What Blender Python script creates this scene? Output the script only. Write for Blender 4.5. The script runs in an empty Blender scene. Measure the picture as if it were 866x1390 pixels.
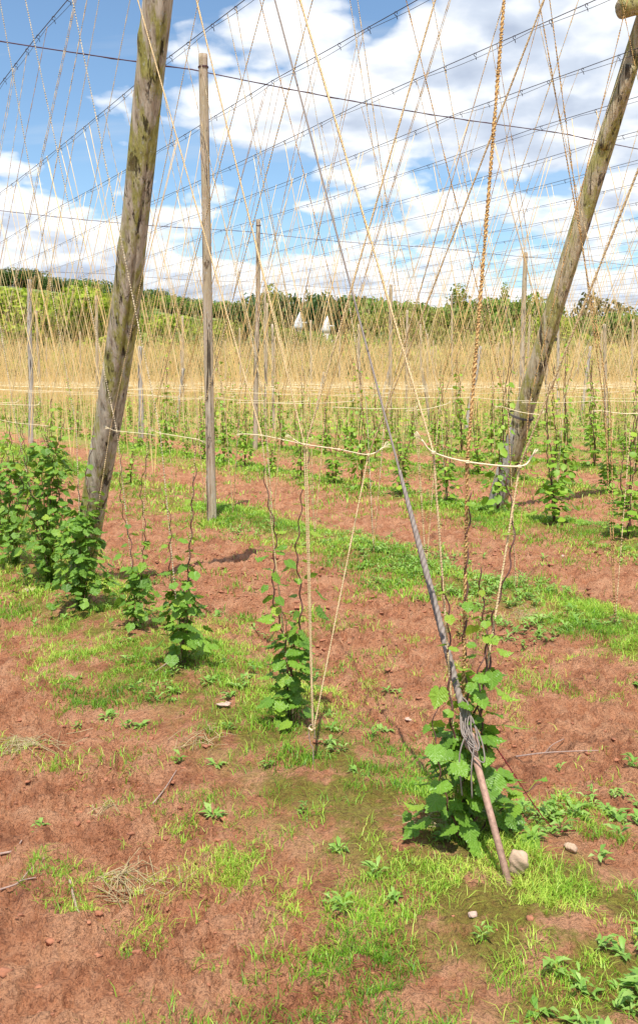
import bpy, math, random
import numpy as np
from mathutils import Vector, Matrix, Euler

random.seed(7)
rng = np.random.default_rng(11)
sc = bpy.context.scene
C = sc.collection
R = math.radians

# ------------------------------------------------------------------ frame of reference
# x right, y away from the viewer, z up.  u = distance across the hop rows, v = distance along them.
F, PITCH, EYE = 1300.0, math.atan(135/1300), 1.6
TH = math.atan(753/1307)
CU = np.array([math.cos(TH), math.sin(TH)])
RV = np.array([-math.sin(TH), math.cos(TH)])
def uv2xy(u, v): return CU*u + RV*v
def xy2uv(x, y): return x*CU[0]+y*CU[1], x*RV[0]+y*RV[1]
def project(P):
    X, Y, Z = P[0], P[1], P[2]-EYE
    d = Y*math.cos(PITCH)-Z*math.sin(PITCH)
    return 433+F*X/d, 650-F*(Y*math.sin(PITCH)+Z*math.cos(PITCH))/d
def ray(x, y):
    a, b = (x-433)/F, (650-y)/F
    return np.array([a, math.cos(PITCH)+b*math.sin(PITCH), -math.sin(PITCH)+b*math.cos(PITCH)])
def on_ground(x, y, z=0.0):
    d = ray(x, y); t = (z-EYE)/d[2]; return np.array([d[0]*t, d[1]*t, z])
def on_vplane(x, y, v):
    d = ray(x, y); t = v/(d[0]*RV[0]+d[1]*RV[1]); return np.array([d[0]*t, d[1]*t, EYE+d[2]*t])

ROW0, ROWD, WOFF, WZ = 1.90, 2.72, 0.67, 5.05
FAR_Y = 113.0
SUN_S = (0.05, 0.50)            # shadow offset per metre of height

# ------------------------------------------------------------------ noise
_perm = rng.random((256, 256))
def vnoise(x, y):
    xi = np.floor(x).astype(int); yi = np.floor(y).astype(int)
    fx = x-xi; fy = y-yi
    fx = fx*fx*(3-2*fx); fy = fy*fy*(3-2*fy)
    a = _perm[xi & 255, yi & 255]; b = _perm[(xi+1) & 255, yi & 255]
    c = _perm[xi & 255, (yi+1) & 255]; d = _perm[(xi+1) & 255, (yi+1) & 255]
    return (a*(1-fx)+b*fx)*(1-fy)+(c*(1-fx)+d*fx)*fy
def fbm(x, y, o=4, g=0.5):
    s = 0; a = 1; t = 0
    for k in range(o):
        s = s+a*vnoise(x*2**k+17.3*k, y*2**k+5.1*k); t += a; a *= g
    return s/t
def sstep(a, b, x):
    t = np.clip((x-a)/(b-a), 0, 1); return t*t*(3-2*t)
def row_dist(x, y):
    u, v = xy2uv(x, y)
    w = (u-ROW0)/ROWD
    k = np.round(w)
    return (w-k)*ROWD, k, u, v
def hill_h(x, y):
    d = np.sqrt(x*x+y*y)
    az = x/np.maximum(y, 1.0)
    left = np.interp(az, [-.6, -.34, -.24, -.14, -.08, 0, .3, .6], [60, 50, 46, 39, 31, 27, 24, 22])
    h = left*sstep(170, 560, d)
    h = h*np.where(d > 560, 1-sstep(560, 1600, d)*.3, 1)
    h = h+(fbm(x/70, y/70, 3)-.5)*7*sstep(160, 350, d)
    return np.where(y > 0, h, 0)
def ground_z(x, y, fine=True):
    x = np.asarray(x, float); y = np.asarray(y, float)
    d = np.sqrt(x*x+y*y)
    rd, k, u, v = row_dist(x, y)
    fade = 1-sstep(40, 110, d)
    z = 0.07*np.exp(-(rd/0.42)**2)-0.015
    z = z+(fbm(x*0.9, y*0.9, 3)-.5)*0.06
    rough = 0.35+0.65*sstep(.35, .7, np.abs(rd))
    n1 = fbm(x*3.7+3, y*3.7, 3); n2 = fbm(x*11, y*11+9, 3)
    cl = 1-np.abs(fbm(x*7+31, y*7+2, 3, .6)-.5)*4            # crusted clods with broken edges
    z = z+rough*(np.abs(n1-.5)*-0.11+(n2-.5)*0.095+np.clip(cl, -.4, 1)*.024)
    # shallow wheel ruts with tread bars either side of every alley
    al = np.abs(np.abs(rd)-0.93)
    rut = np.exp(-(al/0.16)**2)
    z = z-0.022*rut+0.016*rut*np.sin((v+np.abs(rd)*.7)*2*np.pi/0.17)*sstep(.42, .62, fbm(x*.8+40, y*.8, 2))
    if fine:
        n3 = fbm(x*30+1, y*30, 3, .65); n4 = 1-np.abs(fbm(x*19, y*19+7, 2)-.5)*4
        lump_ = sstep(.45, .62, fbm(x*1.9+12, y*1.9+70, 3))
        tq = fbm(x*2.3+5, y*2.3+44, 4, .62)*9+n3*.9; fl = np.floor(tq)        # broken crust ledges
        z = z+rough*(fl+sstep(.72, .95, tq-fl)-tq)*.026
        z = z+rough*((n3-.5)*0.040+(n4-.5)*.018)*(.5+.9*lump_)
    return z*fade+hill_h(x, y)

# ------------------------------------------------------------------ mesh helpers
def mesh_np(name, V, T, tint=None, uv=None, mat=None, smooth=False):
    me = bpy.data.meshes.new(name)
    V = np.asarray(V, np.float32); T = np.asarray(T, np.int32)
    n, m = len(V), len(T)
    k = T.shape[1]
    me.vertices.add(n); me.vertices.foreach_set('co', V.ravel())
    me.loops.add(m*k); me.loops.foreach_set('vertex_index', T.ravel())
    me.polygons.add(m)
    me.polygons.foreach_set('loop_start', np.arange(0, m*k, k, dtype=np.int32))
    me.polygons.foreach_set('loop_total', np.full(m, k, np.int32))
    if smooth: me.polygons.foreach_set('use_smooth', np.ones(m, bool))
    if tint is not None:
        a = me.attributes.new('tint', 'FLOAT', 'POINT'); a.data.foreach_set('value', np.asarray(tint, np.float32))
    if uv is not None:
        l = me.uv_layers.new(name='UVMap')
        l.data.foreach_set('uv', np.asarray(uv, np.float32)[T.ravel()].ravel())
    me.update(calc_edges=True)
    if mat: me.materials.append(mat)
    return me
class Acc:
    """collects numpy pieces into one mesh"""
    def __init__(s): s.V = []; s.T = []; s.A = []; s.U = []; s.n = 0
    def add(s, V, T, tint=0.5, uv=None):
        V = np.asarray(V, float)
        s.V.append(V); s.T.append(np.asarray(T, int)+s.n); s.n += len(V)
        s.A.append(np.broadcast_to(np.asarray(tint, float), (len(V),)))
        s.U.append(np.zeros((len(V), 2)) if uv is None else uv)
    def build(s, name, mat, origin=(0, 0, 0), parent=None, smooth=True, label=None, link=True):
        o = np.array(origin, float)
        me = mesh_np(name, np.concatenate(s.V)-o, np.concatenate(s.T), np.concatenate(s.A), np.concatenate(s.U), mat, smooth)
        ob = bpy.data.objects.new(name, me); C.objects.link(ob)
        if parent is not None: ob.parent = parent
        else: ob.location = o
        if label: ob['label'] = label
        return ob
def tag(o, label=None, cat=None, group=None, kind=None):
    if label: o['label'] = label
    if cat: o['category'] = cat
    if group: o['group'] = group
    if kind: o['kind'] = kind
    return o
def empty(name, loc):
    o = bpy.data.objects.new(name, None); o.empty_display_size = .1
    o.location = loc; C.objects.link(o); return o
def copy_tree(o, parent=None):
    c = o.copy(); C.objects.link(c); c.parent = parent
    for ch in [q for q in bpy.data.objects if q.parent == o]: copy_tree(ch, c)
    return c
def smooth_path(P, n):
    """Catmull-Rom through P, n points per span"""
    P = np.asarray(P, float)
    Q = np.vstack([2*P[0]-P[1], P, 2*P[-1]-P[-2]])
    out = []
    for i in range(1, len(Q)-2):
        t = np.linspace(0, 1, n, endpoint=False)[:, None]
        a, b, c, d = Q[i-1], Q[i], Q[i+1], Q[i+2]
        out.append(.5*((2*b)+(c-a)*t+(2*a-5*b+4*c-d)*t**2+(3*b-a-3*c+d)*t**3))
    out.append(P[-1:])
    return np.vstack(out)
def resample(P, step):
    P = np.asarray(P, float)
    L = np.r_[0, np.cumsum(np.linalg.norm(np.diff(P, axis=0), axis=1))]
    n = max(2, int(L[-1]/step)+1)
    s = np.linspace(0, L[-1], n)
    return np.stack([np.interp(s, L, P[:, k]) for k in range(3)], 1), s
def tube(P, rad, sides=6, lobes=0, pitch=0.03, amp=.3, cap=True, s=None):
    """tube along P; lobes>0 twists the section like laid rope"""
    P = np.asarray(P, float); n = len(P)
    T = np.gradient(P, axis=0); T /= np.linalg.norm(T, axis=1)[:, None]+1e-9
    ref = np.array([0.3, 1, 0.1]) if abs(T[:, 1]).mean() < .8 else np.array([1, .2, .1])
    A = np.cross(T, ref); A /= np.linalg.norm(A, axis=1)[:, None]+1e-9
    B = np.cross(T, A)
    if s is None: s = np.r_[0, np.cumsum(np.linalg.norm(np.diff(P, axis=0), axis=1))]
    rad = np.broadcast_to(np.asarray(rad, float), (n,))
    th = np.linspace(0, 2*np.pi, sides, endpoint=False)
    if lobes and pitch < .05:
        q_ = s[0]+P[0, 0]*37; rad = rad*(1+.16*np.sin(s*31+q_)*np.sin(s*7.3+q_)+.10*(vnoise(s*120+q_, s*0+q_)-.5)); s = s+.004*np.sin(s*19+q_)+.003*np.sin(s*53)
    ang = th[None, :]+(s[:, None]*2*np.pi/pitch if lobes else 0)
    rr = rad[:, None]*(1+(amp*np.cos(lobes*th)[None, :] if lobes else 0))
    V = P[:, None, :]+A[:, None, :]*(np.cos(ang)*rr)[..., None]+B[:, None, :]*(np.sin(ang)*rr)[..., None]
    V = V.reshape(-1, 3)
    i = np.arange(n-1)[:, None]*sides; j = np.arange(sides)[None, :]; j2 = (j+1) % sides
    q = np.stack([i+j, i+j2, i+sides+j2, i+sides+j], -1).reshape(-1, 4)
    Tt = np.vstack([q[:, [0, 1, 2]], q[:, [0, 2, 3]]])
    uv = np.stack([np.tile(th/6.283, n), np.repeat(s, sides)], 1)
    if cap:
        for e, idx in ((0, 0), (n-1, 1)):
            V = np.vstack([V, P[e]]); uv = np.vstack([uv, [0, s[e]]])
            c = len(V)-1; b = e*sides
            Tt = np.vstack([Tt, [[c, b+(k+1) % sides, b+k] if idx == 0 else [c, b+k, b+(k+1) % sides] for k in range(sides)]])
    return V, Tt, uv
def lump(c, r, seed=0, sub=10, flat=.7, rough=.25):
    """irregular stone or clod"""
    g = np.random.default_rng(seed)
    n, m = sub, sub*2
    a = np.linspace(0, np.pi, n); b = np.linspace(0, 2*np.pi, m, endpoint=False)
    D = np.stack([np.sin(a)[:, None]*np.cos(b), np.sin(a)[:, None]*np.sin(b), np.cos(a)[:, None]*np.ones(m)], -1).reshape(-1, 3)
    k = np.ones(len(D))
    for _ in range(7):
        q = g.normal(size=3); q /= np.linalg.norm(q); lim = g.uniform(.45, .8)
        k = np.minimum(k, np.where(D@q > 1e-3, lim/np.maximum(D@q, 1e-3), 9))
    k = k*(1+rough*.3*np.sin(D@g.normal(size=3)*6))
    V = D*k[:, None]*np.array(r)*np.array([1, 1, flat])+np.array(c)
    i = np.arange(n-1)[:, None]*m; j = np.arange(m)[None, :]; j2 = (j+1) % m
    q = np.stack([i+j, i+m+j, i+m+j2, i+j2], -1).reshape(-1, 4)
    return V, np.vstack([q[:, [0, 1, 2]], q[:, [0, 2, 3]]])
def box(x0, x1, y0, y1, z0, z1):
    V = [(x, y, z) for x in (x0, x1) for y in (y0, y1) for z in (z0, z1)]
    q = np.array([(0, 1, 3, 2), (4, 6, 7, 5), (0, 4, 5, 1), (2, 3, 7, 6), (0, 2, 6, 4), (1, 5, 7, 3)])
    return np.array(V, float), np.vstack([q[:, [0, 1, 2]], q[:, [0, 2, 3]]])

# ------------------------------------------------------------------ materials
def nodes_of(name):
    m = bpy.data.materials.new(name); m.use_nodes = True
    nt = m.node_tree; return m, nt, nt.nodes, nt.links, nt.nodes['Principled BSDF']
def ramp(N, L, src, stops):
    r = N.new('ShaderNodeValToRGB')
    while len(r.color_ramp.elements) < len(stops): r.color_ramp.elements.new(.5)
    for e, (p, c) in zip(r.color_ramp.elements, stops):
        e.position = p; e.color = (*c, 1) if len(c) == 3 else c
    L.new(src, r.inputs[0]); return r.outputs[0]
def noise(N, L, vec, scale, detail=4, rough=.55):
    n = N.new('ShaderNodeTexNoise'); n.inputs['Scale'].default_value = scale
    n.inputs['Detail'].default_value = detail; n.inputs['Roughness'].default_value = rough
    if vec is not None: L.new(vec, n.inputs['Vector'])
    return n.outputs[0]
def mapping(N, L, vec, scale):
    m = N.new('ShaderNodeMapping'); m.inputs['Scale'].default_value = scale; L.new(vec, m.inputs[0]); return m.outputs[0]
def mth(N, L, op, a, b=None, c=None, clamp=False):
    m = N.new('ShaderNodeMath'); m.operation = op; m.use_clamp = clamp
    for i, x in enumerate((a, b, c)):
        if x is None: continue
        if isinstance(x, (int, float)): m.inputs[i].default_value = x
        else: L.new(x, m.inputs[i])
    return m.outputs[0]
def mixc(N, L, f, a, b, mode='MIX'):
    m = N.new('ShaderNodeMix'); m.data_type = 'RGBA'; m.blend_type = mode
    for s, x in ((m.inputs['Factor'], f), (m.inputs['A'], a), (m.inputs['B'], b)):
        if isinstance(x, (int, float)): s.default_value = x
        elif isinstance(x, tuple): s.default_value = (*x, 1)
        else: L.new(x, s)
    return m.outputs['Result']
def bump(N, L, h, strength, dist, normal=None):
    b = N.new('ShaderNodeBump'); b.inputs['Strength'].default_value = strength; b.inputs['Distance'].default_value = dist
    L.new(h, b.inputs['Height'])
    if normal is not None: L.new(normal, b.inputs['Normal'])
    return b.outputs[0]
def attr(N, n):
    a = N.new('ShaderNodeAttribute'); a.attribute_name = n; return a.outputs['Fac']
def sep(N, L, v):
    s = N.new('ShaderNodeSeparateXYZ'); L.new(v, s.inputs[0]); return s.outputs

def mat_ground():
    m, nt, N, L, P = nodes_of('red_soil')
    geo = N.new('ShaderNodeNewGeometry').outputs['Position']
    x, y, z = sep(N, L, geo)
    u = mth(N, L, 'ADD', mth(N, L, 'MULTIPLY', x, float(CU[0])), mth(N, L, 'MULTIPLY', y, float(CU[1])))
    w = mth(N, L, 'DIVIDE', mth(N, L, 'SUBTRACT', u, ROW0-ROWD/2), ROWD)
    fr = mth(N, L, 'ABSOLUTE', mth(N, L, 'SUBTRACT', mth(N, L, 'FRACT', w), .5))     # 0 on the row, .5 mid-alley
    n_big = noise(N, L, geo, .9, 3); n_mid = noise(N, L, geo, 5, 6, .65); n_fine = noise(N, L, geo, 40, 6, .7)
    soil = ramp(N, L, n_mid, [(.30, (.30, .102, .043)), (.44, (.54, .215, .098)), (.61, (.72, .36, .19))])
    soil = mixc(N, L, mth(N, L, 'MULTIPLY', ramp(N, L, n_fine, [(.3, (0, 0, 0)), (.75, (1, 1, 1))]), .4), soil, (.62, .33, .20))
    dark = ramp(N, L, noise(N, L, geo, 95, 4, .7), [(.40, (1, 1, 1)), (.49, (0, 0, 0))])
    soil = mixc(N, L, mth(N, L, 'MULTIPLY', dark, .5), soil, (.10, .036, .022))  # crevice shade painted into the soil colour as fine dark specks
    # moss and rotting leaf on the row ridges
    mossn = ramp(N, L, noise(N, L, geo, 4.5, 8, .68), [(.43, (0, 0, 0)), (.52, (1, 1, 1))])
    strip = ramp(N, L, mth(N, L, 'ADD', fr, mth(N, L, 'MULTIPLY', mth(N, L, 'SUBTRACT', n_big, .5), .22)), [(.08, (1, 1, 1)), (.17, (0, 0, 0))])
    moss = ramp(N, L, noise(N, L, geo, 48, 6, .75), [(.3, (.10, .060, .02)), (.42, (.18, .15, .022)), (.55, (.24, .25, .03)), (.72, (.36, .40, .05))])
    near = mth(N, L, 'MULTIPLY', mossn, strip)
    col = mixc(N, L, mth(N, L, 'MULTIPLY', near, .8), soil, moss)
    # beyond the growing blades the strips stay green
    dist = N.new('ShaderNodeVectorMath'); dist.operation = 'LENGTH'; L.new(geo, dist.inputs[0]); dist = dist.outputs['Value']
    far = ramp(N, L, mth(N, L, 'DIVIDE', dist, 100.0), [(.14, (0, 0, 0)), (.30, (1, 1, 1))])
    fstrip = ramp(N, L, mth(N, L, 'ADD', fr, mth(N, L, 'MULTIPLY', mth(N, L, 'SUBTRACT', n_big, .5), .3)), [(.22, (1, 1, 1)), (.34, (0, 0, 0))])
    turf = ramp(N, L, noise(N, L, geo, 9, 5, .7), [(.3, (.20, .27, .04)), (.55, (.36, .42, .09)), (.75, (.52, .50, .20))])
    col = mixc(N, L, mth(N, L, 'MULTIPLY', mth(N, L, 'MULTIPLY', far, fstrip), .85), col, turf)
    fs2 = ramp(N, L, mth(N, L, 'DIVIDE', dist, 100.0), [(.26, (0, 0, 0)), (.42, (1, 1, 1))])
    col = mixc(N, L, mth(N, L, 'MULTIPLY', fs2, .8), col, (.56, .40, .17))
    # hill pastures, ploughland and rough grass
    vor = N.new('ShaderNodeTexVoronoi'); vor.inputs['Scale'].default_value = .012
    L.new(geo, vor.inputs['Vector'])
    fields = ramp(N, L, vor.outputs['Color'], [(0, (.13, .20, .05)), (.35, (.20, .28, .075)), (.6, (.27, .31, .11)), (.8, (.14, .19, .05)), (1, (.30, .38, .10))])
    fields = mixc(N, L, mth(N, L, 'MULTIPLY', noise(N, L, geo, .15, 5), .5), fields, (.11, .15, .04))
    hf = ramp(N, L, mth(N, L, 'DIVIDE', dist, 1000.0), [(.112, (0, 0, 0)), (.125, (1, 1, 1))])
    col = mixc(N, L, hf, col, fields)
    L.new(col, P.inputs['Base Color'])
    P.inputs['Roughness'].default_value = .92; P.inputs['Specular IOR Level'].default_value = .2
    h = mth(N, L, 'ADD', mth(N, L, 'MULTIPLY', n_fine, .6), mth(N, L, 'MULTIPLY', noise(N, L, geo, 140, 4, .7), .25))
    h = mth(N, L, 'ADD', h, n_mid)
    wn = N.new('ShaderNodeTexNoise'); wn.inputs['Scale'].default_value = 14; wn.inputs['Detail'].default_value = 4; L.new(geo, wn.inputs['Vector'])
    wv = N.new('ShaderNodeVectorMath'); wv.operation = 'MULTIPLY_ADD'; L.new(wn.outputs['Color'], wv.inputs[0]); wv.inputs[1].default_value = (.16, .16, .16); L.new(geo, wv.inputs[2])
    msk = ramp(N, L, noise(N, L, geo, 2.6, 4), [(.42, (.12, .12, .12)), (.6, (1, 1, 1))])
    for sc_, am in ((11, .55), (27, .38)):      # broken crust: plates of soil at uneven heights
        vc = N.new('ShaderNodeTexVoronoi'); vc.inputs['Scale'].default_value = sc_; L.new(wv.outputs[0], vc.inputs['Vector'])
        h = mth(N, L, 'ADD', h, mth(N, L, 'MULTIPLY', mth(N, L, 'MULTIPLY', sep(N, L, vc.outputs['Color'])[0], msk), am*.5))
    L.new(bump(N, L, h, 1.0, .065), P.inputs['Normal'])
    return m

def mat_leaf(name, c0, c1, c2, trans=.3, rough=.5, veins=False):
    m, nt, N, L, P = nodes_of(name)
    t = attr(N, 'tint')
    col = ramp(N, L, t, [(.0, c0), (.5, c1), (1, c2)])
    if veins:
        uv = N.new('ShaderNodeUVMap').outputs[0]
        x, y, z = sep(N, L, uv)
        ax = mth(N, L, 'ABSOLUTE', x)
        ph = mth(N, L, 'SUBTRACT', y, mth(N, L, 'MULTIPLY', ax, .85))
        fr = mth(N, L, 'ABSOLUTE', mth(N, L, 'SUBTRACT', mth(N, L, 'FRACT', mth(N, L, 'MULTIPLY', ph, 7.0)), .5))
        v = mth(N, L, 'MAXIMUM', ramp(N, L, fr, [(.02, (1, 1, 1)), (.12, (0, 0, 0))]), ramp(N, L, ax, [(.015, (1, 1, 1)), (.04, (0, 0, 0))]))
        col = mixc(N, L, mth(N, L, 'MULTIPLY', v, .22), col, (.42, .55, .16))
        L.new(bump(N, L, fr, .5, .004), P.inputs['Normal'])
    L.new(col, P.inputs['Base Color']); P.inputs['Roughness'].default_value = rough
    P.inputs['Specular IOR Level'].default_value = .35
    tr = N.new('ShaderNodeBsdfTranslucent')
    L.new(mixc(N, L, .5, col, (.35, .5, .04)), tr.inputs[0])
    mx = N.new('ShaderNodeMixShader'); mx.inputs[0].default_value = trans
    L.new(P.outputs[0], mx.inputs[1]); L.new(tr.outputs[0], mx.inputs[2])
    L.new(mx.outputs[0], N['Material Output'].inputs[0])
    return m

def mat_wood(name, base, light, dark, moss=0.0, side=(.8, -.6)):
    m, nt, N, L, P = nodes_of(name)
    ob = N.new('ShaderNodeTexCoord').outputs['Object']
    grain = noise(N, L, mapping(N, L, ob, (16, 16, .9)), 1.8, 9, .72)
    big = noise(N, L, mapping(N, L, ob, (4, 4, 1.1)), 1.7, 6, .65)
    col = ramp(N, L, grain, [(.34, dark), (.47, base), (.62, light)])
    col = mixc(N, L, mth(N, L, 'MULTIPLY', ramp(N, L, big, [(.42, (0, 0, 0)), (.55, (1, 1, 1))]), .35), col, light)
    if moss:
        x, y, z = sep(N, L, ob)
        mn = noise(N, L, mapping(N, L, ob, (6, 6, 1.0)), 1.3, 8, .68)
        mk = ramp(N, L, mn, [(.47, (0, 0, 0)), (.55, (1, 1, 1))])
        mc = ramp(N, L, noise(N, L, mapping(N, L, ob, (1, 1, .5)), 34, 5, .7), [(.34, (.16, .155, .02)), (.52, (.34, .33, .05)), (.7, (.50, .46, .13))])
        col = mixc(N, L, mth(N, L, 'MULTIPLY', mk, moss), col, mc)
        lich = ramp(N, L, noise(N, L, mapping(N, L, ob, (1, 1, .6)), 38, 4, .6), [(.60, (0, 0, 0)), (.64, (1, 1, 1))])
        col = mixc(N, L, mth(N, L, 'MULTIPLY', lich, .6), col, (.50, .49, .42))
    crack = ramp(N, L, noise(N, L, mapping(N, L, ob, (13, 13, .55)), 1.3, 7, .7), [(.385, (1, 1, 1)), (.42, (0, 0, 0))])
    col = mixc(N, L, mth(N, L, 'MULTIPLY', crack, .85), col, (.045, .030, .020))
    rot = ramp(N, L, noise(N, L, mapping(N, L, ob, (9, 9, 3.5)), 1.6, 6, .7), [(.60, (0, 0, 0)), (.66, (1, 1, 1))])
    col = mixc(N, L, mth(N, L, 'MULTIPLY', rot, .7), col, (.10, .062, .036))
    L.new(col, P.inputs['Base Color']); P.inputs['Roughness'].default_value = .9
    P.inputs['Specular IOR Level'].default_value = .2
    h = mth(N, L, 'SUBTRACT', grain, mth(N, L, 'MULTIPLY', mth(N, L, 'ADD', crack, mth(N, L, 'MULTIPLY', rot, .6)), .7))
    L.new(bump(N, L, h, 1.0, .035), P.inputs['Normal'])
    return m

def mat_rope(name, a, b, pitch=0.03, lobes=2):
    m, nt, N, L, P = nodes_of(name)
    uv = N.new('ShaderNodeUVMap').outputs[0]
    t, s, _ = sep(N, L, uv)
    ob = N.new('ShaderNodeTexCoord').outputs['Object']
    n = noise(N, L, ob, 60, 4, .7)
    st = mth(N, L, 'COSINE', mth(N, L, 'MULTIPLY', t, 2*math.pi*lobes))
    st = mth(N, L, 'ADD', mth(N, L, 'MULTIPLY', st, .35), n)
    col = ramp(N, L, st, [(.2, b), (.62, a)])
    L.new(col, P.inputs['Base Color']); P.inputs['Roughness'].default_value = .85
    P.inputs['Specular IOR Level'].default_value = .2
    L.new(bump(N, L, n, .6, .003), P.inputs['Normal'])
    return m
def mat_plain(name, col, rough=.6, metal=0, var=.25, scale=20):
    m, nt, N, L, P = nodes_of(name)
    ob = N.new('ShaderNodeTexCoord').outputs['Object']
    n = noise(N, L, ob, scale, 5, .65)
    d = tuple(c*(1-var) for c in col); e = tuple(min(1, c*(1+var)) for c in col)
    L.new(ramp(N, L, n, [(.3, d), (.7, e)]), P.inputs['Base Color'])
    P.inputs['Roughness'].default_value = rough; P.inputs['Metallic'].default_value = metal
    L.new(bump(N, L, n, .4, .01), P.inputs['Normal'])
    return m

M = dict(
    ground=mat_ground(),
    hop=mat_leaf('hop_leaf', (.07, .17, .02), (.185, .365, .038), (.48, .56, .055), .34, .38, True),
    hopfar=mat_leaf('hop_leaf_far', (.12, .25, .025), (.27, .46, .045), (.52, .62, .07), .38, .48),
    grass=mat_leaf('grass_blade', (.09, .22, .018), (.27, .52, .032), (.62, .72, .12), .36, .45),
    weed=mat_leaf('weed_leaf', (.10, .24, .035), (.24, .42, .07), (.42, .56, .17), .3, .45),
    straw=mat_plain('dry_straw', (.45, .36, .19), .9, 0, .35, 40),
    pole_big=mat_wood('weathered_pole', (.42, .34, .24), (.64, .56, .44), (.13, .095, .065), .8),
    pole_mossy=mat_wood('mossy_pole', (.44, .34, .20), (.64, .54, .37), (.14, .10, .06), .7),
    pole_slim=mat_wood('slim_pole', (.42, .31, .21), (.60, .50, .38), (.16, .11, .075), .15),
    pole_pale=mat_wood('pale_pole', (.42, .37, .31), (.55, .50, .44), (.18, .14, .11)),
    rope_a=mat_rope('orange_coir', (.80, .52, .22), (.30, .15, .05)),
    rope_b=mat_rope('tan_coir', (.86, .67, .38), (.66, .47, .24)),
    rope_c=mat_rope('pale_coir', (.86, .74, .52), (.76, .62, .40)),
    coir=mat_plain('coir_yarn', (.84, .56, .23), .9, 0, .25, 12),
    coirpale=mat_plain('pale_coir_yarn', (.86, .66, .34), .9, 0, .2, 12),
    cord=mat_plain('tie_cord', (.86, .74, .48), .85, 0, .15, 30),
    wire=mat_plain('dull_steel_wire', (.055, .045, .06), .6, .3, .3, 3),
    cross=mat_plain('rusty_wire', (.085, .035, .05), .7, .2, .3, 3),
    cable=mat_rope('twisted_steel_cable', (.30, .25, .215), (.20, .16, .135), lobes=3),
    rod=mat_plain('rusty_rod', (.40, .24, .17), .6, .2, .3, 60),
    redtwine=mat_plain('red_twine', (.28, .02, .035), .6, 0, .2, 60),
    bine=mat_plain('bine_stem', (.125, .052, .038), .65, 0, .4, 50),
    greenstem=mat_plain('green_stem', (.16, .17, .05), .6, 0, .4, 50),
    stone=mat_plain('sandstone', (.48, .33, .22), .9, 0, .25, 40),
    whitestone=mat_plain('white_flint', (.50, .35, .27), .9, 0, .2, 60),
    clod=mat_plain('soil_clod', (.34, .135, .07), .95, 0, .35, 30),
    twig=mat_plain('dead_twig', (.36, .25, .20), .9, 0, .35, 60),
    bark=mat_plain('tree_bark', (.12, .09, .065), .9, 0, .4, 4),
    t_yel=mat_leaf('foliage_yellow_green', (.12, .19, .015), (.30, .38, .025), (.46, .52, .05), .3, .7),
    t_mid=mat_leaf('foliage_mid_green', (.055, .11, .015), (.15, .24, .03), (.26, .36, .055), .25, .7),
    t_dark=mat_leaf('foliage_dark_green', (.028, .06, .018), (.07, .12, .03), (.13, .19, .045), .2, .7),
    t_brown=mat_leaf('foliage_bronze', (.08, .055, .025), (.17, .12, .05), (.26, .22, .08), .2, .7),
    t_olive=mat_leaf('foliage_olive', (.10, .13, .02), (.24, .27, .035), (.36, .38, .07), .25, .7),
    brick=mat_plain('red_brick', (.36, .16, .10), .9, 0, .2, 2),
    slate=mat_plain('slate_roof', (.17, .16, .17), .7, 0, .2, 2),
    tile=mat_plain('clay_tile_roof', (.42, .20, .14), .8, 0, .2, 2),
    render=mat_plain('pale_render', (.50, .47, .43), .8, 0, .1, 2),
    cowl=mat_plain('white_painted_cowl', (.66, .66, .65), .5, 0, .05, 2),
    glass=mat_plain('window_glass', (.04, .05, .06), .2, 0, .1, 2),
)

# ------------------------------------------------------------------ ground sheet (finer where the near soil is)
def radial_rows():
    out = [0.6]; r = .6
    while r < 2600:
        step = .030 if r < 1.6 else .0052 if r < 7 else .008 if r < 20 else .016 if r < 60 else .03 if r < 400 else .06
        r *= 1+step; out.append(r)
    return np.array(out)
rr = radial_rows()
an = np.concatenate([np.linspace(-math.pi, -.75, 24, endpoint=False), np.linspace(-.75, -.46, 40, endpoint=False),
                     np.linspace(-.46, .46, 620, endpoint=False), np.linspace(.46, .75, 40, endpoint=False), np.linspace(.75, math.pi, 24, endpoint=False)])
gx = rr[:, None]*np.sin(an)[None, :]; gy = rr[:, None]*np.cos(an)[None, :]
gz = ground_z(gx, gy)
n, k = gx.shape
V = np.stack([gx, gy, gz], -1).reshape(-1, 3)
i = np.arange(n-1)[:, None]*k; j = np.arange(k)[None, :]; j2 = (j+1) % k
Q = np.stack([i+j, i+j2, i+k+j2, i+k+j], -1).reshape(-1, 4)
V = np.vstack([V, [[0, 0, 0]]]); c0 = len(V)-1
Tt = np.vstack([Q[:, [0, 2, 1]], Q[:, [0, 3, 2]], np.stack([np.full(k, c0), (np.arange(k)+1) % k, np.arange(k)], 1)])
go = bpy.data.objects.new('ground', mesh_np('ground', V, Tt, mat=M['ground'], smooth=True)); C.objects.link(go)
tag(go, 'red sandy soil of the hop yard with mossy row ridges running back to green hills', kind='structure')
gzf = lambda x, y: float(ground_z(np.array([x]), np.array([y]))[0])

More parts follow.
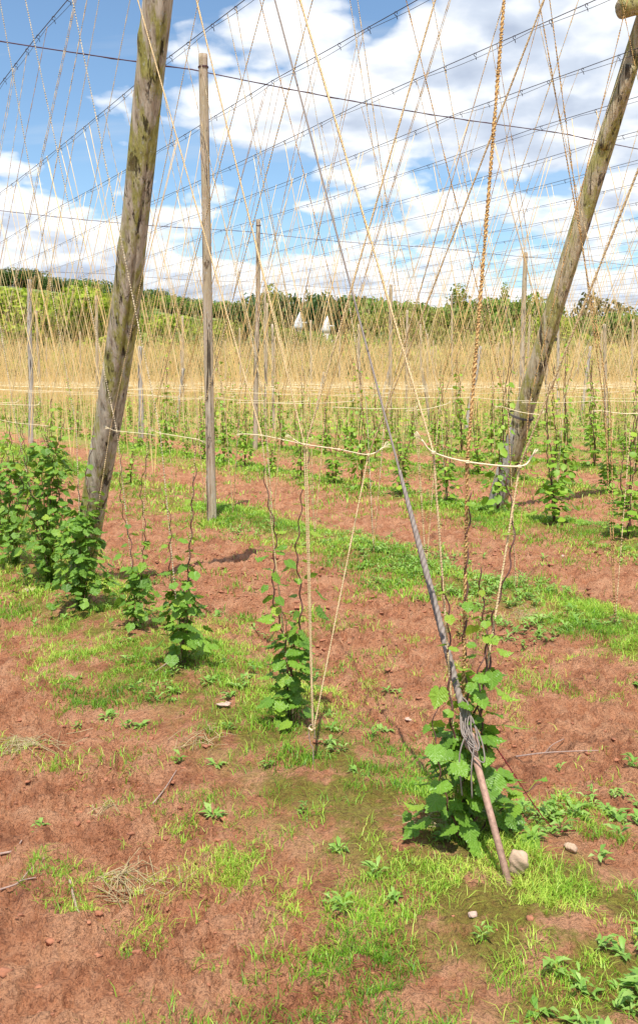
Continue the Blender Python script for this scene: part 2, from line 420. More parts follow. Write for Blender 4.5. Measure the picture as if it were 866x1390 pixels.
# ------------------------------------------------------------------ grass, weeds, clods, straw
def sample_points(n, y0, y1, dens):
    """random ground points inside the view wedge, kept with probability dens(x, y)"""
    yy = np.sqrt(rng.random(n)*(y1*y1-y0*y0)+y0*y0); xx = (rng.random(n)*2-1)*(.36*yy+.5)
    kp = rng.random(n) < dens(xx, yy)
    return xx[kp], yy[kp]
def grass_d(x, y):
    rd, k, u, v = row_dist(x, y)
    a = np.abs(rd+(fbm(x*.7, y*.7+3, 2)-.5)*.55)
    patch = sstep(.42, .52, fbm(x*2.1+8, y*2.1, 4, .6))
    pt2 = sstep(.42, .60, fbm(x*6+5, y*6+50, 3, .6))
    strip = (1-sstep(.26, .62, a+np.where(k == 0, np.where(rd < 0, -.22, .05), 0)))*(.08+.85*patch*(.35+.65*pt2))
    # the ridge beside the nearest stools is mossy rather than grassy
    bare = np.where((k == 0), np.exp(-((rd+.02)/.24)**2)*sstep(3.2, 4.2, v)*.85, 0)
    alley = sstep(.56, .63, fbm(x*3.3+60, y*3.3+20, 4, .65))*.22
    far = np.clip(sstep(7, 18, y)*.48*sstep(.38, .55, fbm(x*1.2, y*1.2, 3)), 0, 1)*(1-sstep(.6, 1.1, a))
    strip = strip*np.where((k == 0) & (y < 4.6), .35+.4*sstep(.48, .58, fbm(x*4+3, y*4+33, 3)), 1)
    return np.clip(strip*(1-bare)+alley+far, 0, 1)
def blades(x, y, h, w, seed=0):
    g = np.random.default_rng(seed); n = len(x)
    z = ground_z(x, y)-.004
    B = np.stack([x, y, z], 1)
    a = g.random(n)*6.283; side = np.stack([np.cos(a), np.sin(a), np.zeros(n)], 1)
    a2 = a+1.57+g.normal(size=n)*.5; ld = np.stack([np.cos(a2), np.sin(a2), np.zeros(n)], 1)
    lean = np.abs(g.normal(size=n))*.7+.30
    up = np.array([0, 0, 1.])
    h = .82*h*g.uniform(.35, 1.2, n)*(.6+.9*fbm(x*2.6+90, y*2.6, 3)); hw = (w*g.uniform(.6, 1.3, n))[:, None]
    mid = B+up*(h*.6)[:, None]+ld*(h*lean*.35)[:, None]
    tip = B+up*(h*(1-.25*lean))[:, None]+ld*(h*lean*1.15)[:, None]
    V = np.stack([B-side*hw, B+side*hw, mid-side*hw*.75, mid+side*hw*.75, tip], 1).reshape(-1, 3)
    o = (np.arange(n)*5)[:, None, None]
    T = (np.array([[0, 1, 3], [0, 3, 2], [2, 3, 4]])[None]+o).reshape(-1, 3)
    t = np.clip(.45+(fbm(x*1.7, y*1.7, 3)-.5)*1.3+g.normal(size=n)*.24, 0, 1)
    return V, T, np.repeat(t, 5)
def clumped(x, y, per, spread, seed):
    g = np.random.default_rng(seed)
    X = np.repeat(x, per)+g.normal(size=len(x)*per)*spread
    Y = np.repeat(y, per)+g.normal(size=len(y)*per)*spread
    return X, Y
A = Acc()
for (n_, y0, y1, h, w, per, spread, sd) in ((19000, 1.3, 3.6, .045, .0013, 14, .020, 1), (30000, 3.4, 6.5, .050, .0018, 10, .028, 2),
                                     (30000, 6.3, 12, .065, .0034, 8, .06, 3), (26000, 11.5, 24, .085, .007, 5, .11, 4),
                                     (22000, 23, 60, .11, .018, 3, .2, 5)):
    x, y = sample_points(n_, y0, y1, grass_d)
    x, y = clumped(x, y, per, spread, sd)
    A.add(*blades(x, y, h, w, sd))
o = A.build('grass', M['grass'], smooth=False)
tag(o, 'short bright green grass along the hop rows and in scattered tufts on the soil', kind='stuff')

def leaf_quads(n, P, D, L_, W_, g, droop=.5):
    """simple lance leaves: n bases P, directions D (horizontal unit), lengths, widths -> tris"""
    up = np.array([0, 0, 1.]); S = np.cross(D, up)
    rise = g.uniform(.15, .9, n)[:, None]
    m1 = P+D*(L_*.5)[:, None]+up*(L_[:, None]*rise*.5)
    tip = P+D*L_[:, None]+up*(L_[:, None]*(rise*.75-droop*.3))
    b1 = P+D*(L_*.15)[:, None]+up*(L_[:, None]*rise*.15)
    W = (W_/2)[:, None]; fold = up*(W*.35)
    V = np.stack([b1-S*W*.3, b1+S*W*.3, m1-S*W+fold, m1, m1+S*W+fold, tip], 1).reshape(-1, 3)
    T = (np.array([[0, 3, 2], [0, 1, 3], [1, 4, 3], [2, 3, 5], [3, 4, 5]])[None]+(np.arange(n)*6)[:, None, None]).reshape(-1, 3)
    return V, T
def weed_d(x, y):
    rd, k, u, v = row_dist(x, y)
    a = np.abs(rd+(fbm(x*.6+9, y*.6, 2)-.5)*.6)
    fg = np.where((y < 4.2) & (x < .35), .25, 1)
    p = sstep(.44, .54, fbm(x*1.5+30, y*1.5+4, 3))
    right = sstep(-.5, 1.5, x)*.7+.3
    base = (1-sstep(.4, .95, a))*p*right
    base = base*np.where((k == 0) & (v > 3), .25, 1)
    base = np.where((v < 2.6) & (np.abs(u-2.2) < .8), np.maximum(base, .55*sstep(.40, .55, fbm(x*3+3, y*3, 2))), base)
    base = base*fg
    return np.clip(base+.012*sstep(.5, .6, fbm(x*2+7, y*2, 2)), 0, 1)
A = Acc(); g = np.random.default_rng(5)
for (n_, y0, y1, sz, per) in ((4200, 1.5, 5, .048, 13), (6500, 5, 12, .055, 10), (5200, 12, 34, .085, 7)):
    x, y = sample_points(n_, y0, y1, weed_d)
    n = len(x)*per
    ht = np.repeat(g.uniform(.0, .05, len(x)), per)*g.random(n)*(sz/.045)
    X = np.repeat(x, per)+g.normal(size=n)*.006; Y = np.repeat(y, per)+g.normal(size=n)*.006
    a = g.random(n)*6.283; D = np.stack([np.cos(a), np.sin(a), np.zeros(n)], 1)
    Ls = np.repeat(g.uniform(.6, 1.35, len(x)), per)*g.uniform(.5, 1.1, n)*sz
    Z = ground_z(X, Y)+ht
    Vv, Tv = leaf_quads(n, np.stack([X, Y, Z], 1), D, Ls, Ls*g.uniform(.28, .42, n), g)
    A.add(Vv, Tv, np.repeat(np.clip(.5+g.normal(size=n)*.2, 0, 1), 6))
o = A.build('ground_weeds', M['weed'], smooth=False)
tag(o, 'low broad-leaved weeds and seedlings among the grass strips', kind='stuff')

def alley_d(x, y):
    rd, k, u, v = row_dist(x, y)
    return np.clip(sstep(.35, .7, np.abs(rd))*sstep(.40, .62, fbm(x*1.3+2, y*1.3, 3))*.9+.05, 0, 1)
A = Acc(); x, y = sample_points(7000, 1.4, 9, alley_d)
for q in range(len(x)):
    s = (.003+.008*random.random()**3)*(1+.12*y[q])
    Vv, Tv = lump((x[q], y[q], gzf(x[q], y[q])+s*.05), (s*random.uniform(.8, 1.9), s*random.uniform(.7, 1.5), s), q, 6, .6, .9)
    A.add(Vv, Tv)
o = A.build('soil_clods', M['clod'], smooth=False)
tag(o, 'crumbs and small clods of red soil lying loose in the alleys', kind='stuff')

# ------------------------------------------------------------------ hop leaves and plants
def leaf_template(detail):
    """lobed, toothed hop leaf lying in x (width) / y (length 0..1), with a slight fold"""
    if detail == 0:
        V = np.array([[0, 0, 0], [-.42, .18, .06], [.42, .18, .06], [-.36, .62, .04], [.36, .62, .04], [0, 1, -.12], [0, .45, 0]])
        T = np.array([[0, 6, 1], [0, 2, 6], [1, 6, 3], [2, 4, 6], [3, 6, 5], [4, 5, 6]])
        return V, T
    half = [(0, 0), (.16, -.12), (.32, -.10), (.40, .02), (.50, .08), (.46, .17), (.57, .26), (.50, .33), (.58, .46), (.46, .50), (.44, .60),
            (.33, .58), (.34, .70), (.24, .74), (.22, .84), (.12, .88), (.08, .96), (0, 1.06)]
    pts = half+[(-x, y) for x, y in half[-2:0:-1]]
    N_ = len(pts)
    out = np.array([[x, y, .10*abs(x)+.03*math.sin(i*2.1)-.10*max(0, y-.4)**2*2] for i, (x, y) in enumerate(pts)])
    mid = np.array([[x*.5, .38+(y-.38)*.5, .015+.02*math.cos(i*1.3)+.05*abs(x)] for i, (x, y) in enumerate(pts)])
    V = np.vstack([out, mid, [[0, .38, -.02]]]); c = 2*N_
    T = []
    for a in range(N_):
        b = (a+1) % N_
        T += [[a, b, N_+b], [a, N_+b, N_+a], [N_+a, N_+b, c]]
    return V, np.array(T)
LT = {0: leaf_template(0), 1: leaf_template(1)}
def add_leaves(acc, P, az, tiltv, size, tint, detail, g):
    """leaves at P pointing to azimuth az, tilted down by tiltv"""
    V0, T0 = LT[detail]
    n = len(P)
    ca, sa = np.cos(az), np.sin(az)
    D = np.stack([ca*np.cos(tiltv), sa*np.cos(tiltv), -np.sin(tiltv)], 1)
    S = np.stack([-sa, ca, g.normal(size=n)*.25], 1); S -= D*(S*D).sum(1)[:, None]; S /= np.linalg.norm(S, axis=1)[:, None]
    Nn = np.cross(D, -S)
    curl = g.uniform(.6, 2.2, n)
    W = V0[None]*size[:, None, None]
    z = W[:, :, 2]*curl[:, None]
    X = P[:, None, :]+S[:, None, :]*W[:, :, 0:1]+D[:, None, :]*W[:, :, 1:2]+Nn[:, None, :]*z[..., None]
    T = (T0[None]+(np.arange(n)*len(V0))[:, None, None]).reshape(-1, 3)
    acc.add(X.reshape(-1, 3), T, np.repeat(tint, len(V0)), np.tile(V0[:, :2], (n, 1)))

def hop_plant_meshes(parent, base, bines, spread, bushy, detail, leafsize, seed, bush_h=.35, mat='hop'):
    """bines: list of polylines (world) ; leaves in pairs along them and a bush of shoots at the stool"""
    g = np.random.default_rng(seed)
    base = np.array(base, float)
    L = Acc()
    P = []; AZ = []; TI = []; SZ = []; TN = []
    for bi, (path, top_leaf, rad) in enumerate(bines):
        pp = smooth_path(path, 6); pp, s = resample(pp, .012 if detail else .05)
        tw = .006 if detail else .006
        ph = g.random()*6
        wob = np.stack([np.cos(s*55+ph), np.sin(s*55+ph), np.zeros(len(s))], 1)*tw+np.stack([np.cos(s*9+ph), np.sin(s*11), np.zeros(len(s))], 1)*.012*min(1, s[-1])
        wob[0] = 0
        pp = pp+wob
        A = Acc(); V, T, uvv = tube(pp, np.linspace(rad, rad*.45, len(pp)), 6 if detail else 4)
        A.add(V, T, .5, uvv)
        A.build('bine', M['bine'], base, parent)
        # leaf pairs
        z = .10
        while z < s[-1]-.02:
            q = int(np.searchsorted(s, z)); q = min(q, len(pp)-1)
            fr = z/s[-1]
            dens = 1 if fr < top_leaf else (.25 if g.random() < .5 else 0)
            if dens:
                a0 = g.random()*6.283
                for sd in (0, 3.14):
                    a = a0+sd+g.normal()*.3
                    sz = leafsize*(1.2-.55*fr)*g.uniform(.6, 1.2)*(1 if fr < top_leaf else .6)
                    pet = sz*g.uniform(.35, 1.4)
                    P.append(pp[q]+np.array([math.cos(a), math.sin(a), .3])*pet); AZ.append(a+g.normal()*.35); TI.append(g.uniform(.1, 1.15)); SZ.append(sz)
                    TN.append(np.clip(.42+.55*max(0, fr-.45)+g.normal()*.15, 0, 1))
                    if detail:
                        A2 = tube([pp[q], pp[q]+np.array([math.cos(a), math.sin(a), .45])*pet*.6, P[-1]], .0012, 4)
                        L.add(A2[0], A2[1], .75, A2[2]*0+.3)
            z += g.uniform(.045, .085)*(1 if detail else 1.3)
    # bush at the stool: short shoots
    nb = int(bushy)
    for q in range(nb):
        h = bush_h*g.random()**.7
        r_ = spread*(1-.65*h/max(bush_h, .01))*math.sqrt(g.random())
        a = g.random()*6.283
        p = base+np.array([math.cos(a)*r_, math.sin(a)*r_, .02+h])
        P.append(p); AZ.append(a+g.normal()*.6); TI.append(g.uniform(.2, 1.2)); SZ.append(leafsize*g.uniform(.55, 1.15))
        TN.append(np.clip(.38+g.normal()*.17, 0, 1))
        if detail and q % 4 == 0:
            t0 = tube([base+np.array([g.normal()*.02, g.normal()*.02, 0]), base*.5+p*.5+np.array([0, 0, .04]), p], .0018, 4)
            L.add(t0[0], t0[1], .3, t0[2]*0+.3)
    add_leaves(L, np.array(P), np.array(AZ), np.array(TI), np.array(SZ), np.array(TN), detail, g)
    return L.build('leaves', M[mat], base, parent, smooth=False)

# ------------------------------------------------------------------ strings
def hook_for(tie, u_w, xpix, ypix):
    """v of the hook on wire u_w so that the taut string from the tie passes over the sightline (xpix, ypix)"""
    best = None
    for vv in np.arange(-3, 3, .01):
        v = xy2uv(*tie[:2])[1]+vv
        Hk = np.array([*uv2xy(u_w, v), WZ-.03])
        t = np.linspace(.02, 1, 120)[:, None]
        pts = tie+(Hk-tie)*t
        for p in pts[::1]:
            if p[1] < .4: continue
            x, y = project(p)
            e = abs(y-ypix)*.3+abs(x-xpix)
            if best is None or e < best[0]: best = (e, v)
        if best[0] < 1.2 and vv > best[1]-v+1: break
    return best[1]
def string_path(g0, tie, hook, n=14, sag=.012):
    t = np.linspace(0, 1, n)[:, None]
    up = tie+(hook-tie)*t; up[:, 2] -= (np.sin(np.pi*t[:, 0]))*sag
    lo = g0+(tie-g0)*t[:-1]
    return np.vstack([lo, up])
NUMW = ['first', 'second', 'third', 'fourth', 'fifth', 'sixth', 'seventh', 'eighth', 'ninth', 'tenth', 'eleventh', 'twelfth', 'thirteenth',
        'fourteenth', 'fifteenth', 'sixteenth', 'seventeenth', 'eighteenth', 'nineteenth', 'twentieth']
def num(k):
    if k < 20: return NUMW[k]
    tens = ['', '', 'twenty', 'thirty', 'forty', 'fifty', 'sixty'][(k+1)//10]
    return (tens[:-1]+'ieth') if (k+1) % 10 == 0 else tens+'-'+NUMW[(k+1) % 10-1]

near_plants = {  # foot of the stool as seen, then the string list (tie point seen, wire side, point seen high on the string)
    'main': ((628, 1150), [((588, 614), -1, (408, 0), 'rope_b', .0046, 'thick tan coir string rising left from the foreground hop plant by the steel guy'),
                           ((634, 626), +1, (683, 0), 'rope_a', .0068, 'thick orange twisted string rising almost upright from the foreground hop plant'),
                           ((705, 632), +1, (866, 222), 'rope_b', .0046, 'thick tan string leaning right from foreground hop plant across mossy right pole')]),
    'peg': ((425, 1046), [((413, 603), -1, (268, 0), 'rope_b', .0039, 'tan string rising left from the bare wire peg in the grass'),
                          ((416, 601), +1, (590, 0), 'rope_b', .0042, 'slender string leaning right from the cord knot above the bare wire peg'),
                          ((500, 617), +1, (738, 0), 'rope_b', .0039, 'tan string leaning right from the right end of the cord above the bare peg')]),
    'two': ((396, 990), [((355, 590), -1, (187, 0), 'rope_b', .0039, 'tan string passing up in front of thick left pole from second hop plant')]),
    'three': ((250, 918), [((218, 588), -1, (100, 0), 'rope_c', .0039, 'pale string rising left behind the thick left pole from third hop plant'),
                           ((266, 595), +1, (423, 0), 'rope_b', .0040, 'tan string leaning right from the third hop plant beside the slim brown pole')]),
    'four': ((188, 868), [((159, 585), -1, (35, 0), 'rope_c', .0039, 'pale string rising left beside the thick left pole from fourth hop plant'),
                          ((201, 588), +1, (358, 0), 'rope_b', .0040, 'tan string leaning right across the sky between thick left pole and slim pole')]),
    'five': ((112, 837), [((104, 580), -1, (2, 10), 'rope_c', .0039, 'pale string rising to the top left corner of the picture'),
                          ((150, 585), +1, (270, 0), 'rope_b', .0040, 'tan string leaning right out of the leafy hop plant before the thick left pole')]),
    'six': ((70, 800), [((22, 574), -1, (-60, 60), 'rope_c', .005, 'pale string leaning out at the far left edge of the picture'),
                        ((64, 577), +1, (177, 0), 'rope_b', .0040, 'tan string leaning right just left of the thick left pole')]),
    'seven': ((22, 775), [((31, 574), +1, (135, 0), 'rope_b', .0042, 'tan string leaning right, second from the left edge among those reaching the top')]),
}
near = {}
for nm, (px, strs) in near_plants.items():
    B = on_ground(*px); B[2] = gzf(B[0], B[1])
    u, v = xy2uv(B[0], B[1])
    near[nm] = (B, u, v)
    foot = B.copy()
    if nm == 'peg': foot = on_vplane(423, 990, v)
    ties = []
    for (tp, side, hp, mt, rad, lab) in strs:
        tie = on_vplane(tp[0], tp[1], v)
        uw = ROW0+side*WOFF
        vh = hook_for(tie, uw, *hp)
        hk = np.array([*uv2xy(uw, vh), WZ-.03]); 
        off = np.array([random.uniform(-.012, .012), random.uniform(-.012, .012), 0])
        path = string_path(foot+off, tie, hk)
        path, s = resample(path, .009 if nm in ('main', 'peg', 'two') else .014)
        V, T, uvv = tube(path, rad, 8, 2, .035, .30 if mt == 'rope_a' else .14, s=s)
        A = Acc(); A.add(V, T, .5, uvv)
        o = A.build('string', M[mt], path[0])
        tag(o, lab, 'string', 'strings tied up from the near hop row')
        ties.append(tie)
    near[nm] = (B, u, v, ties)

# tie cords round the near strings
def tie_cord(pts, rad, label, group='cords tied across the strings', mat='cord', fray=True, seed=0):
    g = np.random.default_rng(seed)
    pp = smooth_path(pts, 8); pp, s = resample(pp, .008)
    A = Acc(); V, T, uvv = tube(pp, rad, 6); A.add(V, T, .5, uvv)
    if fray:
        for e, q in ((pp[0], pp[3]), (pp[-1], pp[-4])):
            d = (e-q); d /= np.linalg.norm(d)+1e-9
            for k in range(9):
                w = d+g.normal(size=3)*.28; w /= np.linalg.norm(w)
                V, T, uvv = tube([e-d*.004, e+w*.016, e+w*.034+np.array([0, 0, -.003])], rad*.28, 4); A.add(V, T, .5, uvv)
        for kpt in pts[1:-1]:                       # knots round each string
            for k in range(2):
                a = np.linspace(0, 6.283, 10)
                ring = kpt+np.stack([np.cos(a)*rad*2.2, np.sin(a)*rad*2.2, (k-.5)*rad*1.6+a*0], 1)
                V, T, uvv = tube(ring, rad*.7, 5); A.add(V, T, .5, uvv)
    o = A.build('tie_cord', M[mat], pp[0]); tag(o, label, 'cord', group); return o
def cordpts(pix, v, dv=-.012): return [on_vplane(x, y, v+dv) for x, y in pix]
vm = near['main'][2]; vp = near['peg'][2]
tie_cord(cordpts([(572, 597), (588, 614), (634, 627), (705, 633), (722, 619)], vm), .0030, 'pale cord with frayed ends tied across three strings in front of the leaning right pole', seed=1)
tie_cord(cordpts([(398, 596), (413, 603), (460, 610), (500, 617), (521, 607)], vp), .0023, 'pale cord knotted between the two strings above the bare wire peg', seed=2)
tie_cord(cordpts([(331, 589), (355, 591), (385, 597), (412, 603)], near['two'][2]-.05), .0020, 'pale cord stretched from second hop plant string to the knot above the peg', seed=3)
tie_cord(cordpts([(210, 585), (218, 588), (266, 596), (272, 598)], near['three'][2]), .0020, 'pale cord tied across two strings left of the slim brown pole', seed=4)
tie_cord(cordpts([(150, 582), (159, 585), (201, 589), (206, 590)], near['four'][2]), .0020, 'pale cord tied across two strings just right of thick left pole', seed=5)
tie_cord(cordpts([(-8, 568), (22, 574), (64, 578), (92, 582)], near['six'][2]), .0020, 'pale cord tied across strings at the left edge above leafy plants', seed=6)

# bare wire peg
B = near['peg'][0]; ft = on_vplane(423, 990, vp)
r0 = empty('wire_peg', tuple(B)); tag(r0, 'bent wire peg holding string ends in the grass between two hop plants', 'peg')
A = Acc()
lp = [B+np.array([0, 0, -.05]), B+np.array([0, 0, .06]), ft*.6+B*.4+np.array([-.008, 0, 0]), ft+np.array([-.012, 0, .0]), ft+np.array([0, 0, .02]), ft+np.array([.012, 0, 0]), ft+np.array([.012, 0, -.04])]
V, T, uvv = tube(smooth_path(lp, 8), .0024, 6); A.add(V, T, .5, uvv); A.build('shank', M['twig'], B, r0)
A = Acc(); V, T, uvv = tube([ft+np.array([-.012, 0, .005]), ft+np.array([0, -.012, .0]), ft+np.array([.013, 0, .004])], .005, 8); A.add(V, T, .5, uvv); A.build('knot', M['rope_b'], B, r0)

# ------------------------------------------------------------------ near hop plants
def bine_along(foot, tie, top_z, jitter=.01, base_off=(0, 0)):
    """bine winding up a string from the stool to height top_z"""
    n = 9; t = np.linspace(0, 1, n)
    zt = min(.98, top_z/max(tie[2], .1)) if top_z < tie[2] else 1
    end = foot+(tie-foot)*zt
    P = foot+(end-foot)*t[:, None]
    P += rng.normal(size=P.shape)*jitter*np.array([1, 1, .3]); P[0] = foot+np.array([*base_off, 0])
    return P
def near_plant(nm, label, specs, spread, bushy, leafsize, bush_h, seed, extra=()):
    B, u, v, ties = near[nm]
    e = empty('hop_plant', tuple(B)); tag(e, label, 'hop plant', 'hop plants along the near row')
    bn = [(bine_along(B, ties[min(k, len(ties)-1)]+np.array(off), tz), tl, rad) for (k, tz, tl, rad, off) in specs]
    for P, tl, rad in extra: bn.append((np.array(P), tl, rad))
    hop_plant_meshes(e, B, bn, spread, bushy, 1, leafsize, seed, bush_h)
    return e
Bm = near['main'][0]
def vp_path(pix, v): return [on_vplane(x, y, v) for x, y in pix]
near_plant('main', 'large leafy hop plant wrapped round the steel guy in right foreground',
           [(0, 0.95, .62, .0050, (0, 0, 0)), (1, 1.22, .50, .0050, (0, 0, 0)), (2, 1.27, .42, .0050, (0, 0, 0))], .22, 84, .066, .36, 21,
           extra=[(vp_path([(640, 1120), (640, 1000), (655, 900), (656, 860), (654, 770)], vm), .75, .005),
                  (vp_path([(630, 1140), (665, 1060), (648, 960), (648, 905), (672, 860)], vm-.06), .9, .004),
                  (vp_path([(628, 1140), (598, 1060), (585, 990), (600, 930)], vm-.05), .9, .0035),
                  (vp_path([(632, 1150), (690, 1090), (735, 1062)], vm-.04), .9, .0035),
                  (vp_path([(640, 1155), (700, 1130), (738, 1150)], vm-.08), .9, .003)])
B2 = near['two'][0]; near['two'][3].append(on_vplane(412, 603, near['two'][2]))
near_plant('two', 'hop plant with two thin reddish bines beside the bare wire peg, second along near row',
           [(0, 1.2, .68, .0048, (0, 0, 0)), (1, 1.28, .72, .0048, (0, 0, 0)), (0, .55, .9, .004, (.05, 0, 0))], .14, 52, .066, .42, 22)
near_plant('three', 'hop plant with drooping leaves on a reddish bine in front of the slim brown pole',
           [(0, .95, .65, .0045, (0, 0, 0)), (1, 1.45, .62, .0055, (0, 0, 0)), (0, .5, .9, .004, (.08, 0, 0))], .20, 80, .062, .40, 23)
near_plant('four', 'small hop plant growing just right of the thick left pole',
           [(0, 1.15, .65, .0045, (0, 0, 0)), (1, 1.2, .62, .0045, (0, 0, 0))], .18, 100, .052, .38, 24)
near_plant('five', 'dense bushy hop plant at the foot of the thick left pole',
           [(0, .9, .9, .005, (0, 0, 0)), (1, .95, .9, .005, (0, 0, 0)), (0, 1.30, .8, .005, (.1, 0, 0))], .27, 300, .058, .66, 25)
near_plant('six', 'tall leafy hop plant with twisting bare tips left of the thick left pole',
           [(0, 1.45, .85, .005, (0, 0, 0)), (1, 1.62, .85, .006, (0, 0, 0)), (1, 1.5, .9, .005, (.12, 0, .05)), (0, 1.7, .95, .005, (-.1, 0, .1)), (1, 1.75, .95, .005, (.05, 0, .2))], .37, 290, .062, 1.05, 26)
near['seven'][3].append(near['seven'][3][0]+np.array([-.15, 0, 0]))
near_plant('seven', 'leafy hop plant at the left edge of the picture',
           [(0, 1.35, .9, .005, (0, 0, 0)), (1, 1.3, .9, .005, (0, 0, 0))], .36, 240, .060, .85, 27)
# ------------------------------------------------------------------ the other rows
def in_view(x, y, m=.8): return y > 1.5 and abs(x) < .345*y+m and y < FAR_Y
protos = []
for q in range(7):
    e = empty('hop_plant', (0, 0, 0)); g = np.random.default_rng(100+q)
    bn = []
    for k in range(3):
        h = g.uniform(.75, 1.5); a = g.uniform(-.15, .15)
        P = [np.array([0, 0, 0]), np.array([a*.3*CU[0], a*.3*CU[1], h*.33]), np.array([a*.6*CU[0]+g.normal()*.02, a*.6*CU[1], h*.66]), np.array([a*CU[0], a*CU[1], h])]
        bn.append((np.array(P), g.uniform(.7, .98), .006))
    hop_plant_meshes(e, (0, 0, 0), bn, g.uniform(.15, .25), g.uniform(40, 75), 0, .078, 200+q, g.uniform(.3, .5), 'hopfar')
    protos.append(e)
sites = []
rg = random.Random(3)
for k in range(0, 34):
    u = ROW0+ROWD*k
    v = 9.2 if k == 0 else -40+rg.random()
    while v < 130:
        uu = u+rg.uniform(-.06, .06)
        x, y = uv2xy(uu, v)
        if in_view(x, y): sites.append((math.hypot(x, y), x, y, k, v))
        v += .95+rg.uniform(-.08, .08)
sites.sort()
rank = {}
for d, x, y, k, v in sites: rank.setdefault(k, []).append(v)
for k in rank: rank[k].sort()
N_PL = 300
ord_row = lambda k: num(k)+' row'
bare_row = set(q for q, (d, x, y, k, v) in enumerate(sites) if k == 1 and (d < 13 or rg.random() < .75))
used = set(); far_leaf = Acc(); far_bine = []
for q, (d, x, y, k, v) in enumerate(sites):
    z = gzf(x, y)
    if q in bare_row: continue
    if q < N_PL:
        pr = protos[q % 7]
        o = pr if q % 7 not in used else copy_tree(pr)
        used.add(q % 7)
        o.location = (x, y, z); o.rotation_euler.z = rg.uniform(-.35, .35)+(math.pi if rg.random() < .5 else 0)
        s = rg.uniform(.65, 1.1)*((1.35 if k >= 2 and x > 1.5 else 1.15) if d < 22 else .9); o.scale = (s, s, s*rg.uniform(.7, 1.25))
        tag(o, '%s hop plant from the right end in view of the %s from camera' % (num(rank[k].index(v)), ord_row(k)), 'hop plant', 'hop plants in the rows beyond')
    else:
        g = rng; n = 9 if d < 60 else 4
        h = g.random(n)**.8*.6; r_ = .26*(1-.6*h)*np.sqrt(g.random(n)); a = g.random(n)*6.283
        P = np.stack([x+np.cos(a)*r_, y+np.sin(a)*r_, z+.03+h], 1)
        add_leaves(far_leaf, P, a, g.uniform(.1, 1.2, n), g.uniform(.12, .22, n), np.clip(.45+g.normal(size=n)*.2, 0, 1), 0, g)
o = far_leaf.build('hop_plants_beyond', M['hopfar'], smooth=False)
tag(o, 'far rows of young hop plants blending together at the back of the yard', 'hop plants', kind='stuff')

# strings and tie cords of these rows
N_STR = 283
strs = []; cords = []
for (d, x, y, k, v) in sites:
    z = gzf(x, y); foot = np.array([x, y, z]); u0 = x*CU[0]+y*CU[1]
    nstr = 2
    for sgn in (-1, 1):
        for extra in range(2 if d > 84 or rg.random() < (.75 if d < 35 else .35) else 1):
            tie = np.array([*uv2xy(u0+sgn*rg.uniform(.07, .13), v+rg.uniform(-.04, .04)), 1.38+rg.uniform(-.05, .05)])
            hk = np.array([*uv2xy(ROW0+ROWD*k+sgn*WOFF, v+(rg.uniform(.2, 1.0) if sgn < 0 else -rg.uniform(.5, 1.5))), WZ-.03])
            strs.append((d, foot, tie, hk, k, v, sgn, extra))
    cw = .13 if d < 8 else .34
    cords.append((d, np.array([x-cw, y, 1.38+rg.uniform(-.03, .03)]), np.array([x+cw, y, 1.37+rg.uniform(-.03, .03)]), k, v))
strs.sort(key=lambda t: t[0])
FS = {'coir': Acc(), 'coirpale': Acc()}
for q, (d, foot, tie, hk, k, v, sgn, ex) in enumerate(strs):
    mt = rg.choice(['rope_a', 'rope_b', 'rope_b', 'rope_c'])
    if q < N_STR:
        path = string_path(foot, tie, hk, 5)
        A = Acc()
        if d < 13:
            path, s = resample(path, .018); V, T, uvv = tube(path, rg.uniform(.0036, .0046), 6, 2, .035, .3, s=s)
        else:
            V, T, uvv = tube(path, rg.uniform(.0036, .0048), 5)
        A.add(V, T, .5, uvv)
        o = A.build('string', M[mt if d < 13 else rg.choice(['coir', 'coir', 'coirpale'])], path[0])
        side = 'left' if sgn < 0 else 'right'
        o['label'] = ('second ' if ex else '')+'%s-leaning string over %s plant from right, %s from camera' % (side, num(rank[k].index(v)), ord_row(k))
        o['category'] = 'string'; o['group'] = 'strings of the rows beyond'
    else:
        if d > 20 and ex == 0:      # more strands gathered below the tie
            for _ in range(3 if d < 75 else 2):
                f2 = foot+np.array([rg.uniform(-.2, .2), rg.uniform(-.2, .2), 0]); V, T, uvv = tube(np.array([f2, tie+np.array([rg.uniform(-.3, .3), 0, rg.uniform(-.1, .6)])]), .0065 if d < 60 else .010, 3, cap=False); FS['coir' if rg.random() < .6 else 'coirpale'].add(V, T, .5, uvv)
        V, T, uvv = tube(np.array([foot, tie, hk]), .0042 if d < 35 else .0036 if d < 70 else .006 if d < 84 else .0105, 3, cap=False)
        FS['coirpale' if rg.random() < .4 else 'coir'].add(V, T, .5, uvv)
tags = {'coir': ('distant_strings', 'dense haze of tan strings rising to the wires at the back of the yard'),
        'coirpale': ('pale_distant_strings', 'paler strings mixed through the dense stringing at the back of the yard')}
for m_, a in FS.items():
    o = a.build(tags[m_][0], M[m_], smooth=False); tag(o, tags[m_][1], 'strings', kind='stuff')
FC = Acc()
for q, (d, a, b, k, v) in enumerate(sorted(cords, key=lambda t: t[0])):
    if q < 60:
        tie_cord([a-np.array([*CU, 0])*.03, a, (a+b)/2+np.array([0, 0, -.01]), b, b+np.array([*CU, .3])*.04], .0024,
                 'pale cord tied across strings over %s plant from right, %s' % (num(rank[k].index(v)), ord_row(k)), 'cords tied across the strings beyond', seed=q, fray=d < 14)
    else:
        V, T, uvv = tube(np.array([a, b]), .0055, 3, cap=False); FC.add(V, T, .5, uvv)
o = FC.build('distant_cords', M['cord'], smooth=False); tag(o, 'pale tie cords making a faint line through the distant strings', 'cords', kind='stuff')

